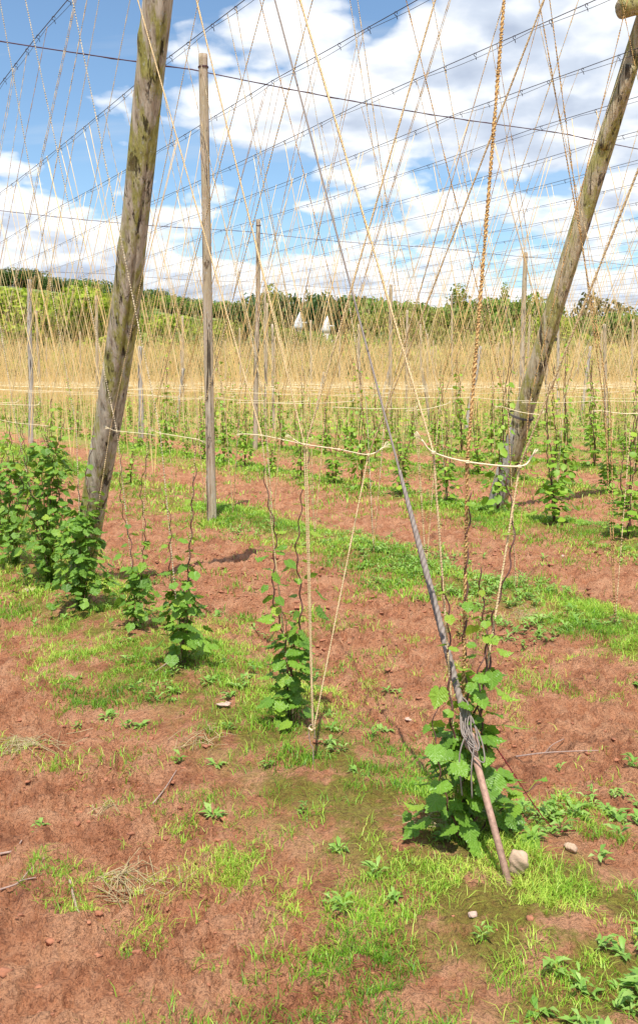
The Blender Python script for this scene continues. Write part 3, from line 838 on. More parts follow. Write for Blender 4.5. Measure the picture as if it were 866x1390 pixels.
# ------------------------------------------------------------------ poles
def pole_mesh(P0, P1, r0, r1, seed, sides=26, bumps=.06, bend=.02):
    g = np.random.default_rng(seed)
    P0 = np.array(P0, float); P1 = np.array(P1, float)
    n = max(12, int(np.linalg.norm(P1-P0)/.05)) if bumps else 24
    t = np.linspace(0, 1, n)[:, None]
    P = P0+(P1-P0)*t
    ax = g.normal(size=3)*bend
    P += np.sin(t*np.pi*1.0)*ax+np.sin(t*np.pi*3.1+1)*g.normal(size=3)*bend*.35
    V, T, uvv = tube(P, np.linspace(r0, r1, n)*(1+.03*np.sin(np.linspace(0, 14, n)+seed)), sides)
    m = n*sides; idx = np.arange(m); ring = idx//sides; th = (idx % sides)/sides*6.283
    c = P[ring]; d = V[:m]-c
    zz = ring*.05
    rad = 1+bumps*(.5*np.sin(th*3+zz*.7+seed)+.35*np.sin(th*5-zz*1.1)+.9*(fbm(th*3+seed*7, zz*3.0, 3)-.5))
    gro = np.exp(-((np.mod(th-1.3-.15*np.sin(zz*2), 6.283)-1.2)/.10)**2)+.7*np.exp(-((np.mod(th-4-.2*np.sin(zz*1.3), 6.283)-1.2)/.08)**2)
    rad = rad-gro*bumps*2.2
    for _ in range(7):                              # knots
        kz = g.uniform(.2, n*.05); ka = g.uniform(0, 6.28)
        dd = np.minimum(np.abs(th-ka), 6.283-np.abs(th-ka))
        rad = rad+bumps*1.8*np.exp(-((zz-kz)/.06)**2-(dd/.3)**2)
    V[:m] = c+d*rad[:, None]
    return V, T, uvv
def pole(px0, px1, dia0, dia1, mat, label, top=None, name='hop_pole', seed=1, bumps=.05, group='slim hop poles'):
    base = on_ground(*px0); base[2] = gzf(base[0], base[1])
    if top is None:
        # a plumb pole reaching the seen top
        d = ray(*px1); t = base[1]/d[1]
        top = np.array([d[0]*t, base[1], EYE+d[2]*t])
    e = empty(name, tuple(base)); tag(e, label, 'pole', group)
    A = Acc(); V, T, uvv = pole_mesh(base-np.array([0, 0, .12]), top, dia0/2, dia1/2, seed, 22 if bumps else 10, bumps, .012)
    A.add(V, T, .5, uvv); A.build('shaft', M[mat], base, e)
    return e, base, top
mr = np.array([-RV[0], -RV[1]])
def lean_top(base, a, e, h): return np.array([base[0]+(mr[0]*a+CU[0]*e)*h, base[1]+(mr[1]*a+CU[1]*e)*h, base[2]+h])
def big_pole(px, a, e, h, d0, d1, mat, label, seed):
    base = on_ground(*px); base[2] = gzf(base[0], base[1]); top = lean_top(base, a, e, h)
    r_ = empty('leaning_pole', tuple(base)); tag(r_, label, 'pole', 'thick leaning end poles')
    A = Acc(); V, T, uvv = pole_mesh(base-(top-base)*.04, top, d0/2, d1/2, seed, 40, .08, .045)
    A.add(V, T, .5, uvv); A.build('shaft', M[mat], base, r_)
    return r_, base, top
rA, bA, tA = big_pole((112, 785), .32, .05, 5.1, .200, .185, 'pole_big', 'thick mossy old pole leaning right at the left, behind the bushy hop plants', 3)
rC, bC, tC = big_pole((673, 686), .36, .045, 5.7, .235, .19, 'pole_mossy', 'thick leaning pole with mossy split timber at the right', 5)
# splice timber and wire bands of the right pole
ax = (tC-bC)/np.linalg.norm(tC-bC)
A = Acc(); V, T, uvv = pole_mesh(bC+np.array([-.06, -.05, -.1]), bC+ax*1.95+np.array([-.085, -.03, 0]), .105, .055, 9, 24, .06, .01); A.add(V, T, .5, uvv)
A.build('splice_timber', M['pole_pale'], bC, rC, label='pale grey split splice timber at the pole foot')
A = Acc(); V, T, uvv = pole_mesh(bC+ax*4.4+np.array([-.05, -.09, 0]), bC+ax*5.25+np.array([-.02, -.11, 0]), .06, .07, 10, 24, .05, .01); A.add(V, T, .5, uvv)
A.build('cleat', M['pole_mossy'], bC, rC)
def band(e, base, c, axv, rad, mat, turns=3, thick=.004, name='wire_band'):
    A = Acc(); a = np.linspace(0, 6.283*turns, 24*turns)
    s = np.cross(axv, [0, 1, 0]); s /= np.linalg.norm(s); w = np.cross(axv, s)
    P = c+np.outer(np.cos(a)*rad, s)+np.outer(np.sin(a)*rad, w)+np.outer((a/6.283-turns/2)*thick*2.5, axv)
    V, T, uvv = tube(P, thick, 5); A.add(V, T, .5, uvv); return A.build(name, M[mat], base, e)
band(rC, bC, bC+ax*1.25+np.array([-.035, -.02, 0]), ax, .150, 'wire'); band(rC, bC, bC+ax*2.25, ax, .112, 'wire')
axA = (tA-bA)/np.linalg.norm(tA-bA)
# log brace lying across at the top right
P0 = bC+ax*5.35; d = ray(842, 12); t = (P0[1]-.35)/d[1]; q0 = np.array([d[0]*t, P0[1]-.35, EYE+d[2]*t])
q1 = q0+np.array([1.6, .35, .62])
A = Acc(); V, T, uvv = pole_mesh(q0, q1, .10, .11, 12, 28, .05, .01); A.add(V, T, .5, uvv)
o = A.build('log_brace', M['pole_mossy'], q0); tag(o, 'round end of a mossy log crosspiece poking in at the top right corner', 'log')

poles = [((288, 710), (276, 74), .105, .095, 'pole_slim', 'slim brown upright pole, tallest of the upright ones, left of centre', .05),
         ((346, 611), (351, 298), .115, .095, 'pole_slim', 'slim grey pole with brown top standing just left of picture centre', .04),
         ((706, 588), (713, 343), .16, .13, 'pole_slim', 'slim grey pole with brown top just left of leaning right pole', .04),
         ((43, 600), (40, 380), .13, .11, 'pole_pale', 'slim grey pole near the left edge among the strings', .04)]
tops = []
for q, (a, b, d0, d1, mt, lab, bm) in enumerate(poles):
    e, bs, tp = pole(a, b, d0, d1, mt, lab, seed=20+q, bumps=bm); tops.append(tp)
    if q < 3:
        band(e, bs, tp-np.array([0, 0, .13]), np.array([0, 0, 1.]), d1/2+.006, 'cross', 2, .004)
# paler raking and upright poles further back (foot, height, lean to the right, pale or dark)
far_poles = [((429, 558), (440, 505), 'pale leaning pole in the distance right of the second tie cord'),
             ((515, 556), (529, 498), 'pale leaning pole in the distance crossing behind the guy cable'),
             ((632, 582), (652, 470), 'pale leaning pole in the distance behind thick orange string'),
             ((787, 572), (801, 470), 'pale leaning pole in the distance right of the mossy right pole'),
             ((586, 580), (572, 500), 'dark distant pole leaning left between the two thick strings'),
             ((614, 552), (613, 400), 'thin dark upright distant pole below the tall poplar'),
             ((823, 582), (820, 440), 'dark distant upright pole near the right edge'),
             ((361, 582), (360, 392), 'thin grey distant pole right behind the pole left of centre'),
             ((372, 585), (370, 440), 'short grey distant pole below the tree with pale house'),
             ((192, 594), (190, 470), 'thin pale distant pole between thick left pole and slim pole'),
             ((240, 572), (249, 500), 'pale distant pole leaning right beside the slim brown pole'),
             ((757, 566), (757, 438), 'thin distant pole under the yellow-green tree right of leaning pole'),
             ((489, 566), (487, 440), 'thin distant pole between oast house and thick tan string')]
for q, (a, b, lab) in enumerate(far_poles):
    dd = 1.6*1307/(a[1]-515); d0 = max(.11, .10)
    mt = 'pole_pale' if 'pale' in lab.split()[:3] or 'leaning' in lab and 'dark' not in lab else 'pole_slim'
    thin = 360 < a[0] < 375 or a[0] == 361
    e, bs, tp = pole(a, b, .10 if thin else .16 if mt == 'pole_pale' else .12, .08 if thin else .11, mt, lab, seed=40+q, bumps=0, group='distant hop poles')
rg2 = random.Random(9); far = []
for vi in range(2, 13):
    for ui in range(0, 12):
        x, y = uv2xy(4.6+ui*8.16+rg2.uniform(-.2, .2), 10.3*vi+rg2.uniform(-.15, .15))
        if in_view(x, y, 0) and y > 34: far.append((math.hypot(x, y), x, y))
far.sort()
Ap = Acc(); V, T, uvv = pole_mesh((0, 0, -.1), (0, 0, 5.15), .08, .065, 77, 8, 0, .01); Ap.add(V, T, .5, uvv)
pp0 = Ap.build('hop_pole', M['pole_slim'])
for q, (d, x, y) in enumerate(far):
    o = pp0 if q == 0 else pp0.copy()
    if q: C.objects.link(o)
    o.location = (x, y, gzf(x, y)); o.rotation_euler = (rg2.uniform(-.02, .02), rg2.uniform(-.03, .03), rg2.uniform(0, 6))
    tag(o, 'thin upright pole lost among the dense strings at the back of the yard', 'pole', 'poles at the back of the yard')

# ------------------------------------------------------------------ overhead wires
def sagline(u, v0, v1, step, z=WZ, drop=.05, period=10.3, phase=0, wob=0):
    v = np.arange(v0, v1, step)
    s = np.abs(np.sin((v-phase)*np.pi/period))
    P = np.stack([CU[0]*u+RV[0]*v, CU[1]*u+RV[1]*v, z-drop*s+wob*np.sin(v*5.3+u*3)], 1)
    return P, v
def visible_range(u):
    vs = [v for v in np.arange(-40, 130, .5) if in_view(*uv2xy(u, v), 4)]
    return (min(vs), max(vs)) if vs else None
wires_u = []
for k in range(0, 34):
    for s_ in (-1, 1): wires_u.append(ROW0+ROWD*k+s_*WOFF)
for q, u in enumerate(wires_u):
    rng_v = visible_range(u)
    if rng_v is None: continue
    v0, v1 = rng_v
    if q < 18: v1 = min(v1, 130)
    P, v = sagline(u, v0, v1, .25 if q < 14 else 1.0)
    A = Acc(); V, T, uvv = tube(P, .0042 if q < 14 else .0050, 5 if q < 14 else 3); A.add(V, T, .5, uvv)
    lab = ('%s overhead wire counted from the camera, running along the rows' % num(q)) if q < 20 else 'thin overhead wire far back over the dense strings'
    grp = 'overhead wires along the rows' if q < 20 else 'overhead wires far back'
    if q < 14:
        e = empty('overhead_wire', tuple(P[0])); tag(e, lab, 'wire', grp)
        A.build('strand', M['wire'], P[0], e)
        P2, v2 = sagline(u+.012, v0, v1, .12, WZ-.015, .05)
        P2[:, 2] -= .035*np.abs(np.sin(v2*np.pi/1.9+u))
        A = Acc(); V, T, uvv = tube(P2, .0026, 4); A.add(V, T, .5, uvv); A.build('slack_cord', M['wire'], P[0], e)
        hv = v0+.3; nh = 0
        while hv < v1 and nh < 60:
            pt = np.array([*uv2xy(u, hv), WZ-.05*abs(math.sin(hv*math.pi/10.3))])
            x, y = project(pt) if pt[1] > .8 else (-999, -999)
            if -20 < x < 890 and -20 < y < 420 and pt[1] < 26:
                a = np.linspace(0, 5.2, 9)
                ring = pt+np.stack([CU[0]*np.cos(a)*.016, CU[1]*np.cos(a)*.016, -.014+np.sin(a)*.018], 1)
                ring = np.vstack([ring, ring[-1]+np.array([.01, 0, -.035])])
                A = Acc(); V, T, uvv = tube(ring, .0034, 4); A.add(V, T, .5, uvv); A.build('hook', M['wire'], P[0], e); nh += 1
            hv += random.uniform(.45, .62) if pt[1] < 14 else random.uniform(.9, 1.1)
    else:
        o = A.build('overhead_wire', M['wire'], P[0]); tag(o, lab, 'wire', grp)
cross_lab = ['nearest cross wire, dark red, running across the sky through the slim brown pole top', 'second cross wire, touching the tops of both grey slim poles']
for q, vv in enumerate([10.3, 20.6, 31, 41, 52, 62, 73, 84]):
    us = np.arange(-2, 95, .3)
    ok = [u for u in us if in_view(*uv2xy(u, vv), 3)]
    us = np.arange(min(ok), max(ok), .3)
    P = np.stack([CU[0]*us+RV[0]*vv, CU[1]*us+RV[1]*vv, WZ-.02-.05*np.abs(np.sin((us-4.3)*np.pi/5.5))], 1)
    A = Acc()
    V, T, uvv = tube(P, .0062, 5); A.add(V, T, .5, uvv)
    if q < 2:
        w2 = P+np.stack([0*us, .008*np.cos(us*9), .008*np.sin(us*9)], 1); V, T, uvv = tube(w2, .004, 4); A.add(V, T, .5, uvv)
    o = A.build('cross_wire', M['cross'], P[0])
    tag(o, cross_lab[q] if q < 2 else '%s cross wire from camera, faint above the distant strings' % num(q), 'wire', 'cross wires')

# ------------------------------------------------------------------ guy cable and ground anchor
anc = on_ground(690, 1225); anc[2] = gzf(anc[0], anc[1])
d373 = ray(373, 0)
# end of the guy: where its sight plane meets the overhead wire beside the near row
best = None
for h in np.arange(4.0, 5.1, .01):
    for vv in np.arange(2.5, 9, .02):
        p = np.array([*uv2xy(ROW0+WOFF, vv), WZ])
        mid = anc+(p-anc)*np.linspace(.3, 1, 40)[:, None]
        ee = min((abs(project(m_)[0]-373)+abs(project(m_)[1])*.3) for m_ in mid if m_[1] > .5)
        if best is None or ee < best[0]: best = (ee, p)
    break
gtop = best[1]; gd = (gtop-anc)/np.linalg.norm(gtop-anc); Lg = np.linalg.norm(gtop-anc)
r0 = empty('guy_cable', tuple(anc)); tag(r0, 'twisted steel guy cable on a rusty rod running up from the right foreground', 'cable')
rodtop = anc+gd*.42
A = Acc(); V, T, uvv = tube([anc-gd*.15, anc+gd*.2, rodtop], .0115, 12); A.add(V, T, .5, uvv); A.build('anchor_rod', M['rod'], anc, r0)
A = Acc(); a = np.linspace(0, 6.283, 14); sx = np.cross(gd, [0, 1, 0]); sx /= np.linalg.norm(sx)
V, T, uvv = tube(rodtop+np.outer(np.cos(a)*.018, sx)+np.outer(np.sin(a)*.028+.02, gd), .0075, 8); A.add(V, T, .5, uvv); A.build('rod_eye', M['rod'], anc, r0)
P, s = resample([rodtop-gd*.05, rodtop+gd*1.05], .006)
A = Acc(); V, T, uvv = tube(P, np.interp(s, [0, .35, .8, 1.1], [.010, .0128, .0108, .0065]), 12, 4, .08, .09, s=s); A.add(V, T, .5, uvv); A.build('wrapped_end', M['cable'], anc, r0)
P, s = resample([rodtop+gd*1.0, gtop], .01)
A = Acc(); V, T, uvv = tube(P,   .0049, 10, 3, .05, .05, s=s); A.add(V, T, .5, uvv); A.build('strand', M['cable'], anc, r0)
gg = np.random.default_rng(4); A = Acc()
for k in range(5):                                   # loose ends looped back beside the rod
    s0 = rodtop+gd*(.12+.015*k); w = .012+.009*gg.random()
    L_ = .12+.07*gg.random()
    fr = np.array([0, -1, 0])*.025
    pts = [s0, s0+sx*-w+fr*1.1-gd*.03, s0-gd*L_*.6+sx*(-w*1.5)+fr*1.6+sx*.01*k, s0-gd*L_+sx*(.004*k-.02)+fr*1.6, s0-gd*L_*.75+sx*(.012+.003*k)+fr*1.2, s0-gd*.05+sx*.012+fr]
    V, T, uvv = tube(smooth_path(pts, 10), .0024, 6); A.add(V, T, .5, uvv)
for pts in ([rodtop+np.array([-.02, -.03, .08]), rodtop+np.array([-.05, -.05, 0]), rodtop+np.array([-.045, -.05, -.10]), rodtop+np.array([-.04, -.05, -.14])],
            [rodtop+np.array([0, -.03, .02]), rodtop+np.array([-.012, -.05, -.05]), rodtop+np.array([-.008, -.05, -.15])]):
    V, T, uvv = tube(smooth_path(pts, 8), .0026, 6); A.add(V, T, .5, uvv)
A.build('loose_wire_loops', M['cable'], anc, r0)
# red twine from the guy to a small leaf by the ground
q0 = on_vplane(654, 1076, xy2uv(*anc[:2])[1]+.2); q1 = on_ground(745, 1140); q1[2] = gzf(q1[0], q1[1])+.03
q0 = anc+gd*.62
P = smooth_path([q0, q0*.5+q1*.5+np.array([0, 0, -.005]), q1, q1+np.array([.10, .03, -.035])], 12)
A = Acc(); P, s = resample(P, .006); V, T, uvv = tube(P, .0026, 6, 2, .02, .3, s=s); A.add(V, T, .5, uvv)
o = A.build('twine', M['redtwine'], P[0]); tag(o, 'dark red twine stretched from the guy cable down to the soil on the right', 'twine')

# ------------------------------------------------------------------ stones, twigs, dead straw
def stone(px, r, mat, label, seed, flat=.8, name='stone'):
    p = on_ground(*px); z = gzf(p[0], p[1])
    A = Acc(); V, T = lump((p[0], p[1], z+r[2]*.55*flat), r, seed, 16, flat); A.add(V, T)
    o = A.build(name, M[mat], (p[0], p[1], z), smooth=False); tag(o, label, 'stone', 'loose stones on the soil'); return o
stone((702, 1212), (.040, .036, .046), 'stone', 'sandy beige stone leaning on the foot of the rusty rod', 5, 1.1)
stone((773, 1162), (.024, .022, .022), 'stone', 'small brown stone right of the red twine end', 8)
stone((555, 968), (.02, .018, .012), 'whitestone', 'small pinkish stone left of the large foreground hop plant', 9)
stone((303, 972), (.035, .025, .012), 'whitestone', 'flat pinkish stone in the moss right of third hop plant foot', 10)
stone((42, 808), (.050, .035, .028), 'whitestone', 'pale stone at left edge below the leafy hop plants', 11)
stone((282, 708+310), (.028, .02, .012), 'clod', 'small red clod on the moss left of the bare wire peg', 12)
stone((765, 747), (.03, .026, .022), 'whitestone', 'pale pebble in red alley right of leaning pole', 13)
stone((832, 1010), (.022, .02, .016), 'whitestone', 'pale pebble on the red alley at the right edge', 14)
stone((310, 968), (.02, .016, .010), 'whitestone', 'tiny pale chip beside the flat pinkish stone', 15)
stone((640, 1262), (.018, .015, .012), 'whitestone', 'white chip of stone in weeds below the rusty rod', 16)
def twig(pix, rad, label, branches=()):
    P = []
    for x, y in pix:
        p = on_ground(x, y); p[2] = gzf(p[0], p[1])+.012; P.append(p)
    A = Acc(); V, T, uvv = tube(smooth_path(P, 8), np.linspace(rad, rad*.5, (len(P)-1)*8+1), 6); A.add(V, T, .5, uvv)
    for b in branches:
        Pb = []
        for x, y in b:
            p = on_ground(x, y); p[2] = gzf(p[0], p[1])+.015; Pb.append(p)
        V, T, uvv = tube(smooth_path(Pb, 6), rad*.5, 5); A.add(V, T, .5, uvv)
    o = A.build('twig', M['twig'], P[0]); tag(o, label, 'twig', 'dead bine twigs on the soil')
twig([(700, 1026), (740, 1018), (790, 1016), (832, 1013)], .004, 'long dead twig lying across the red alley at right', [[(740, 1018), (750, 1010), (765, 1003)]])
twig([(95, 1200), (105, 1222), (118, 1246)], .005, 'short crooked twig on bare soil in the lower left')
twig([(0, 1195), (25, 1190), (40, 1178), (62, 1172)], .0035, 'forked twig at the left edge of lower left soil', [[(25, 1190), (35, 1196), (50, 1197)]])
twig([(0, 1140), (20, 1137), (30, 1132)], .005, 'thick short twig end at the left edge')
twig([(208, 752+330), (225, 1065), (240, 1048)], .0035, 'thin twig lying in the rut left of bottom centre')
twig([(210, 925), (240, 912), (262, 905)], .004, 'grey twig on the moss beneath third hop plant')
def straw(px, r, n_, label, seed):
    g = np.random.default_rng(seed); p = on_ground(*px); A = Acc()
    for q in range(int(n_*.35)):
        a = g.random()*6.28; c = p[:2]+g.normal(size=2)*r*.45; L_ = g.uniform(.4, 1)*r
        pts = []
        for t in (-1, 0, 1):
            x, y = c+np.array([math.cos(a+t*.15), math.sin(a+t*.15)])*L_*t*.7
            pts.append([x, y, gzf(x, y)+.006+abs(g.normal())*.012+(.012 if t == 0 else 0)])
        V, T, uvv = tube(pts, .0013, 3, cap=False); A.add(V, T, .5, uvv)
    o = A.build('dead_grass', M['straw'], (p[0], p[1], gzf(p[0], p[1]))); tag(o, label, 'dead grass', 'tufts of dead grass')
straw((176, 1182), .12, 150, 'dry straw tuft on the soil in lower left centre', 1)
straw((35, 1003), .16, 160, 'dry straw tuft on the soil at the left edge', 2)
straw((148, 1092), .05, 50, 'small bleached straw tuft left of the ruts', 3)
straw((705, 842), .14, 70, 'dead stalks in the alley right of the guy cable', 4)
straw((595, 1130), .14, 90, 'dead stalks under the large foreground hop plant', 5)
straw((275, 1010), .10, 60, 'dead stalks on the moss left of the bare wire peg', 6)

# ------------------------------------------------------------------ background trees, hedge, houses
def tree_meshes(seed, H, W, mat, nleaf, leaf, kind='round'):
    g = np.random.default_rng(seed)
    A = Acc()
    if kind == 'poplar':
        lobes = [(np.array([g.normal()*W*.08, g.normal()*W*.08, H*t]), W*.5*(1-.75*abs(t-.45)**1.3*1.6), H*.10) for t in np.linspace(.16, .96, 14)]
    elif kind == 'conifer':
        lobes = [(np.array([g.normal()*W*.04, g.normal()*W*.04, H*t]), W*.5*(1.08-t), H*.07) for t in np.linspace(.12, .97, 15)]
    elif kind == 'bush':
        lobes = [(np.array([g.uniform(-.5, .5)*W, g.normal()*1.0, H*g.uniform(.25, .72)]), H*g.uniform(.25, .42), H*.28) for _ in range(22)]
    else:
        lobes = []
        for _ in range(20):
            a = g.random()*6.283; r_ = W*.36*math.sqrt(g.random()); t = g.uniform(.30, .86)
            r_ *= math.sqrt(max(.1, 1-((t-.5)/.48)**2))
            lobes.append((np.array([math.cos(a)*r_, math.sin(a)*r_, H*t]), W*g.uniform(.13, .22), H*g.uniform(.09, .14)))
    P = []; Nn = []; TN = []
    vol = np.array([l[1]**2*l[2] for l in lobes])**.66; vol /= vol.sum()
    for (c, rh, rz), w in zip(lobes, vol):
        m = int(nleaf*w)+5
        D = g.normal(size=(m, 3)); D /= np.linalg.norm(D, axis=1)[:, None]
        rad = g.uniform(.55, 1.12, m)[:, None]
        P.append(c+D*rad*np.array([rh, rh, rz])); Nn.append(D); TN.append(np.clip(.5+g.normal()*.16+g.normal(size=m)*.16, 0, 1))
    P = np.vstack(P); Nn = np.vstack(Nn); TN = np.concatenate(TN); m = len(P)
    Nn = Nn+g.normal(size=Nn.shape)*.6; Nn /= np.linalg.norm(Nn, axis=1)[:, None]
    S = np.cross(Nn, g.normal(size=Nn.shape)); S /= np.linalg.norm(S, axis=1)[:, None]; U = np.cross(Nn, S)
    sz = (leaf*g.uniform(.6, 1.4, m))[:, None]
    V = np.stack([P-S*sz*.6, P-U*sz*.5, P+S*sz*.7+Nn*sz*.15, P+U*sz*.5], 1).reshape(-1, 3)
    o4 = (np.arange(m)*4)[:, None, None]
    T = (np.array([[0, 1, 2], [0, 2, 3]])[None]+o4).reshape(-1, 3)
    A.add(V, T, np.repeat(TN, 4))
    crown = mesh_np('crown', np.concatenate(A.V), np.concatenate(A.T), np.concatenate(A.A), None, M[mat])
    A = Acc()
    tr = W*.032+.08
    V, T, uvv = tube([(0, 0, -.6), (0.05, 0, H*.25), (-.1, .1, H*.55), (0, 0, H*.85)], [tr*1.3, tr, tr*.6, tr*.15], 8); A.add(V, T)
    if kind in ('round',):
        for _ in range(9):
            l = lobes[g.integers(len(lobes))]; z = H*g.uniform(.2, .45)
            V, T, uvv = tube([(0, 0, z), tuple(l[0]*np.array([.5, .5, 0])+np.array([0, 0, (z+l[0][2])/2+.4])), tuple(l[0])], [tr*.5, tr*.3, tr*.1], 5); A.add(V, T)
    trunk = mesh_np('trunk', np.concatenate(A.V), np.concatenate(A.T), None, None, M['bark'])
    return crown, trunk
def top_of(me): return max(v.co.z for v in me.vertices)
TK = {}
for (key, seed, H, W, mat, nl, lf, kd) in (('oak_yel', 1, 12, 13, 't_yel', 5200, .42, 'round'), ('oak_mid', 2, 13, 12, 't_mid', 5200, .42, 'round'),
        ('oak_dark', 3, 13, 12, 't_dark', 5200, .42, 'round'), ('oak_olive', 4, 12, 13, 't_olive', 4600, .42, 'round'), ('bronze', 5, 12, 8, 't_brown', 1900, .40, 'round'),
        ('poplar', 6, 17, 4.6, 't_olive', 3000, .34, 'poplar'), ('conifer', 7, 15, 6, 't_dark', 3600, .36, 'conifer'), ('oak_mid2', 8, 14, 15, 't_mid', 6000, .42, 'round'),
        ('oak_yel2', 9, 10, 11, 't_yel', 4600, .40, 'round')):
    TK[key] = tree_meshes(seed, H, W, mat, nl, lf, kd); TK[key] += (top_of(TK[key][0])*.97,)
for key, sd_, mt_ in (('b_dark', 61, 't_dark'), ('b_mid', 62, 't_mid'), ('b_olive', 63, 't_olive')): TK[key] = tree_meshes(sd_, 8, 11, mt_, 2600, .5, 'bush')+(8,)
def tree(key, x, y, h, label, group='trees beyond the hop yard', rz=None, name=None, wide=1.0):
    cr, tr, H = TK[key]; z = gzf(x, y)
    e = empty(name or ('poplar_tree' if key == 'poplar' else 'conifer_tree' if key == 'conifer' else 'tree'), (x, y, z))
    s = h/H; e.scale = (s*wide, s*wide, s); e.rotation_euler.z = random.uniform(0, 6) if rz is None else rz
    tag(e, label, 'tree', group)
    for n_, me in (('crown', cr), ('trunk', tr)):
        o = bpy.data.objects.new(n_, me); C.objects.link(o); o.parent = e
    return e
def tree_px(key, px, ytop, Y, label, wide=1.0, **kw):
    x = (px-433)/1307*Y; z = float(hill_h(np.array([x]), np.array([Y]))[0])
    h = EYE+(515-ytop)/1307*Y-z
    return tree(key, x, Y, max(2.5, h), label, wide=wide, **kw)
T_LIST = [
    ('oak_yel', 38, 398, 175, 'yellow-green tree behind the left edge trees, under the hilltop line', 1.3), ('oak_olive', 82, 400, 172, 'olive tree left of thick left pole, behind the yellow-green ones', 1.3), ('oak_yel2', 128, 400, 165, 'yellow-green tree half hidden by the left side of thick pole', 1.3), ('oak_mid', 5, 397, 180, 'mid green tree at left edge under the hilltop', 1.2), ('oak_mid', 660, 408, 158, 'mid green rounded tree left side of the large round one', 1.1), ('oak_mid', 715, 412, 158, 'mid green rounded tree between large round tree and leaning pole', 1.1), ('oak_yel', 755, 425, 150, 'yellow-green tree behind mossy leaning pole', 1.1), ('oak_mid', 560, 418, 172, 'mid green tree behind the olive ones right of tan string', 1.1),
    ('oak_yel', 18, 402, 150, 'yellow-green bushy tree at the left edge beyond the yard', 1.1), ('oak_yel2', 62, 398, 152, 'yellow-green rounded tree behind the slim pole near the left edge', 1.2),
    ('oak_yel', 104, 396, 150, 'bright yellow-green tree immediately left of the thick left pole', 1.1), ('oak_mid', 185, 424, 158, 'mid green tree right behind the thick left pole', 1.0),
    ('oak_yel2', 212, 431, 145, 'yellow-green tree between thick left pole and slim pole', 1.1), ('oak_mid', 238, 430, 150, 'mid green rounded tree just left of slim brown pole', 1.0),
    ('oak_yel', 262, 428, 142, 'low yellow-green tree behind the slim brown pole', 1.1), ('oak_olive', 300, 436, 150, 'olive tree beside the farmhouse with tiled roof', .9),
    ('oak_dark', 338, 412, 192, 'dark tree left of the pole left of centre', .8), ('oak_dark', 368, 400, 196, 'dark green tree above the left side of the oast house', .9),
    ('poplar', 366, 390, 165, 'narrow tall tree just right of the pole left of centre', 1.2), ('conifer', 402, 402, 190, 'dark pointed conifer above the oast house, leftmost of its clump', .9),
    ('conifer', 418, 398, 192, 'dark pointed conifer above the oast house, middle of its clump', 1.0), ('conifer', 436, 402, 190, 'dark pointed conifer above the right white cowl', .9),
    ('oak_mid', 421, 450, 150, 'low green tree in front of the oast house walls', .8), ('oak_olive', 378, 446, 152, 'low olive tree left of the oast house', .9), ('oak_dark', 458, 403, 188, 'dark rounded tree right of the oast house', 1.0), ('oak_dark', 485, 405, 186, 'dark rounded tree behind the guy cable', 1.0), ('oak_mid', 505, 408, 180, 'mid green tree just right of the guy cable', .9),
    ('oak_olive', 508, 428, 150, 'olive bushy tree in front of dark trees by guy cable', 1.0), ('oak_mid', 545, 412, 165, 'mid green tree behind the crossing of tan and orange strings', .9),
    ('oak_olive', 528, 425, 148, 'olive yellow tree behind the thick tan string', 1.0), ('oak_olive', 572, 424, 150, 'olive tree between the crossing strings and the tall poplar', 1.0),
    ('poplar', 617, 390, 160, 'tall feathery poplar standing above its neighbours', 1.35), ('oak_mid', 600, 418, 155, 'mid green tree left of the foot of tall poplar', .9),
    ('oak_mid2', 685, 403, 150, 'large round green tree behind the slim pole with brown top', 1.15), ('poplar', 681, 388, 168, 'thin pointed tree tip rising over the large round tree', .6), ('oak_olive', 642, 425, 146, 'olive tree left of the large round green tree', .8),
    ('oak_yel', 738, 430, 142, 'yellow-green tree behind the leaning right pole', .9), ('oak_yel2', 772, 440, 138, 'low yellow-green tree right of the leaning right pole', 1.0),
    ('bronze', 819, 400, 150, 'sparse bronze-leaved tree near the right edge', 1.1), ('bronze', 790, 415, 156, 'smaller bronze-leaved tree left of the sparse bronze one', .9), ('oak_mid', 795, 430, 148, 'mid green tree under the bronze-leaved trees', 1.0),
    ('oak_mid', 846, 425, 142, 'mid green tree at the right edge', 1.0), ('oak_olive', 880, 428, 140, 'olive tree cut by the right edge', 1.0), ('oak_yel', -25, 405, 146, 'yellow-green tree cut by the left edge', 1.0),
]
for (k_, px, yt, Y, lab, wd) in T_LIST: tree_px(k_, px, yt, Y, lab, wd)
for q in range(34):                                   # hedgerow trees on the far hill
    px = -20+q*11+rg.uniform(-4, 4)
    Y = 520+rg.uniform(-30, 30)
    x = (px-433)/1307*Y
    tree('b_dark' if rg.random() < .6 else 'b_mid', x, Y, rg.uniform(6, 10), 'small dark tree in the far line along the hilltop at left', 'hilltop trees', wide=1.5)
for q in range(26):                                   # scattered hedge lines on the slope
    px = rg.uniform(120, 345); Y = rg.choice([270, 330, 395, 450])+rg.uniform(-6, 6)
    x = (px-433)/1307*Y
    tree(rg.choice(['b_dark', 'b_mid', 'b_olive']), x, Y, rg.uniform(4, 9), 'dark hedgerow tree on the green slope behind thick and slim poles', 'hedgerow trees on the slope', wide=1.5)
for q in range(22):
    px = 520+q*17+rg.uniform(-5, 5); Y = 420+rg.uniform(-20, 20); x = (px-433)/1307*Y
    tree('b_dark' if q % 3 else 'b_mid', x, Y, rg.uniform(5, 9), 'small tree in the distant hedge line right of centre', 'distant hedge line at right', wide=1.8)
bush = [tree_meshes(50+q, 5.2, 9.5, m_, 3800, .36, 'bush') for q, m_ in enumerate(('t_mid', 't_olive', 't_dark', 't_yel'))]
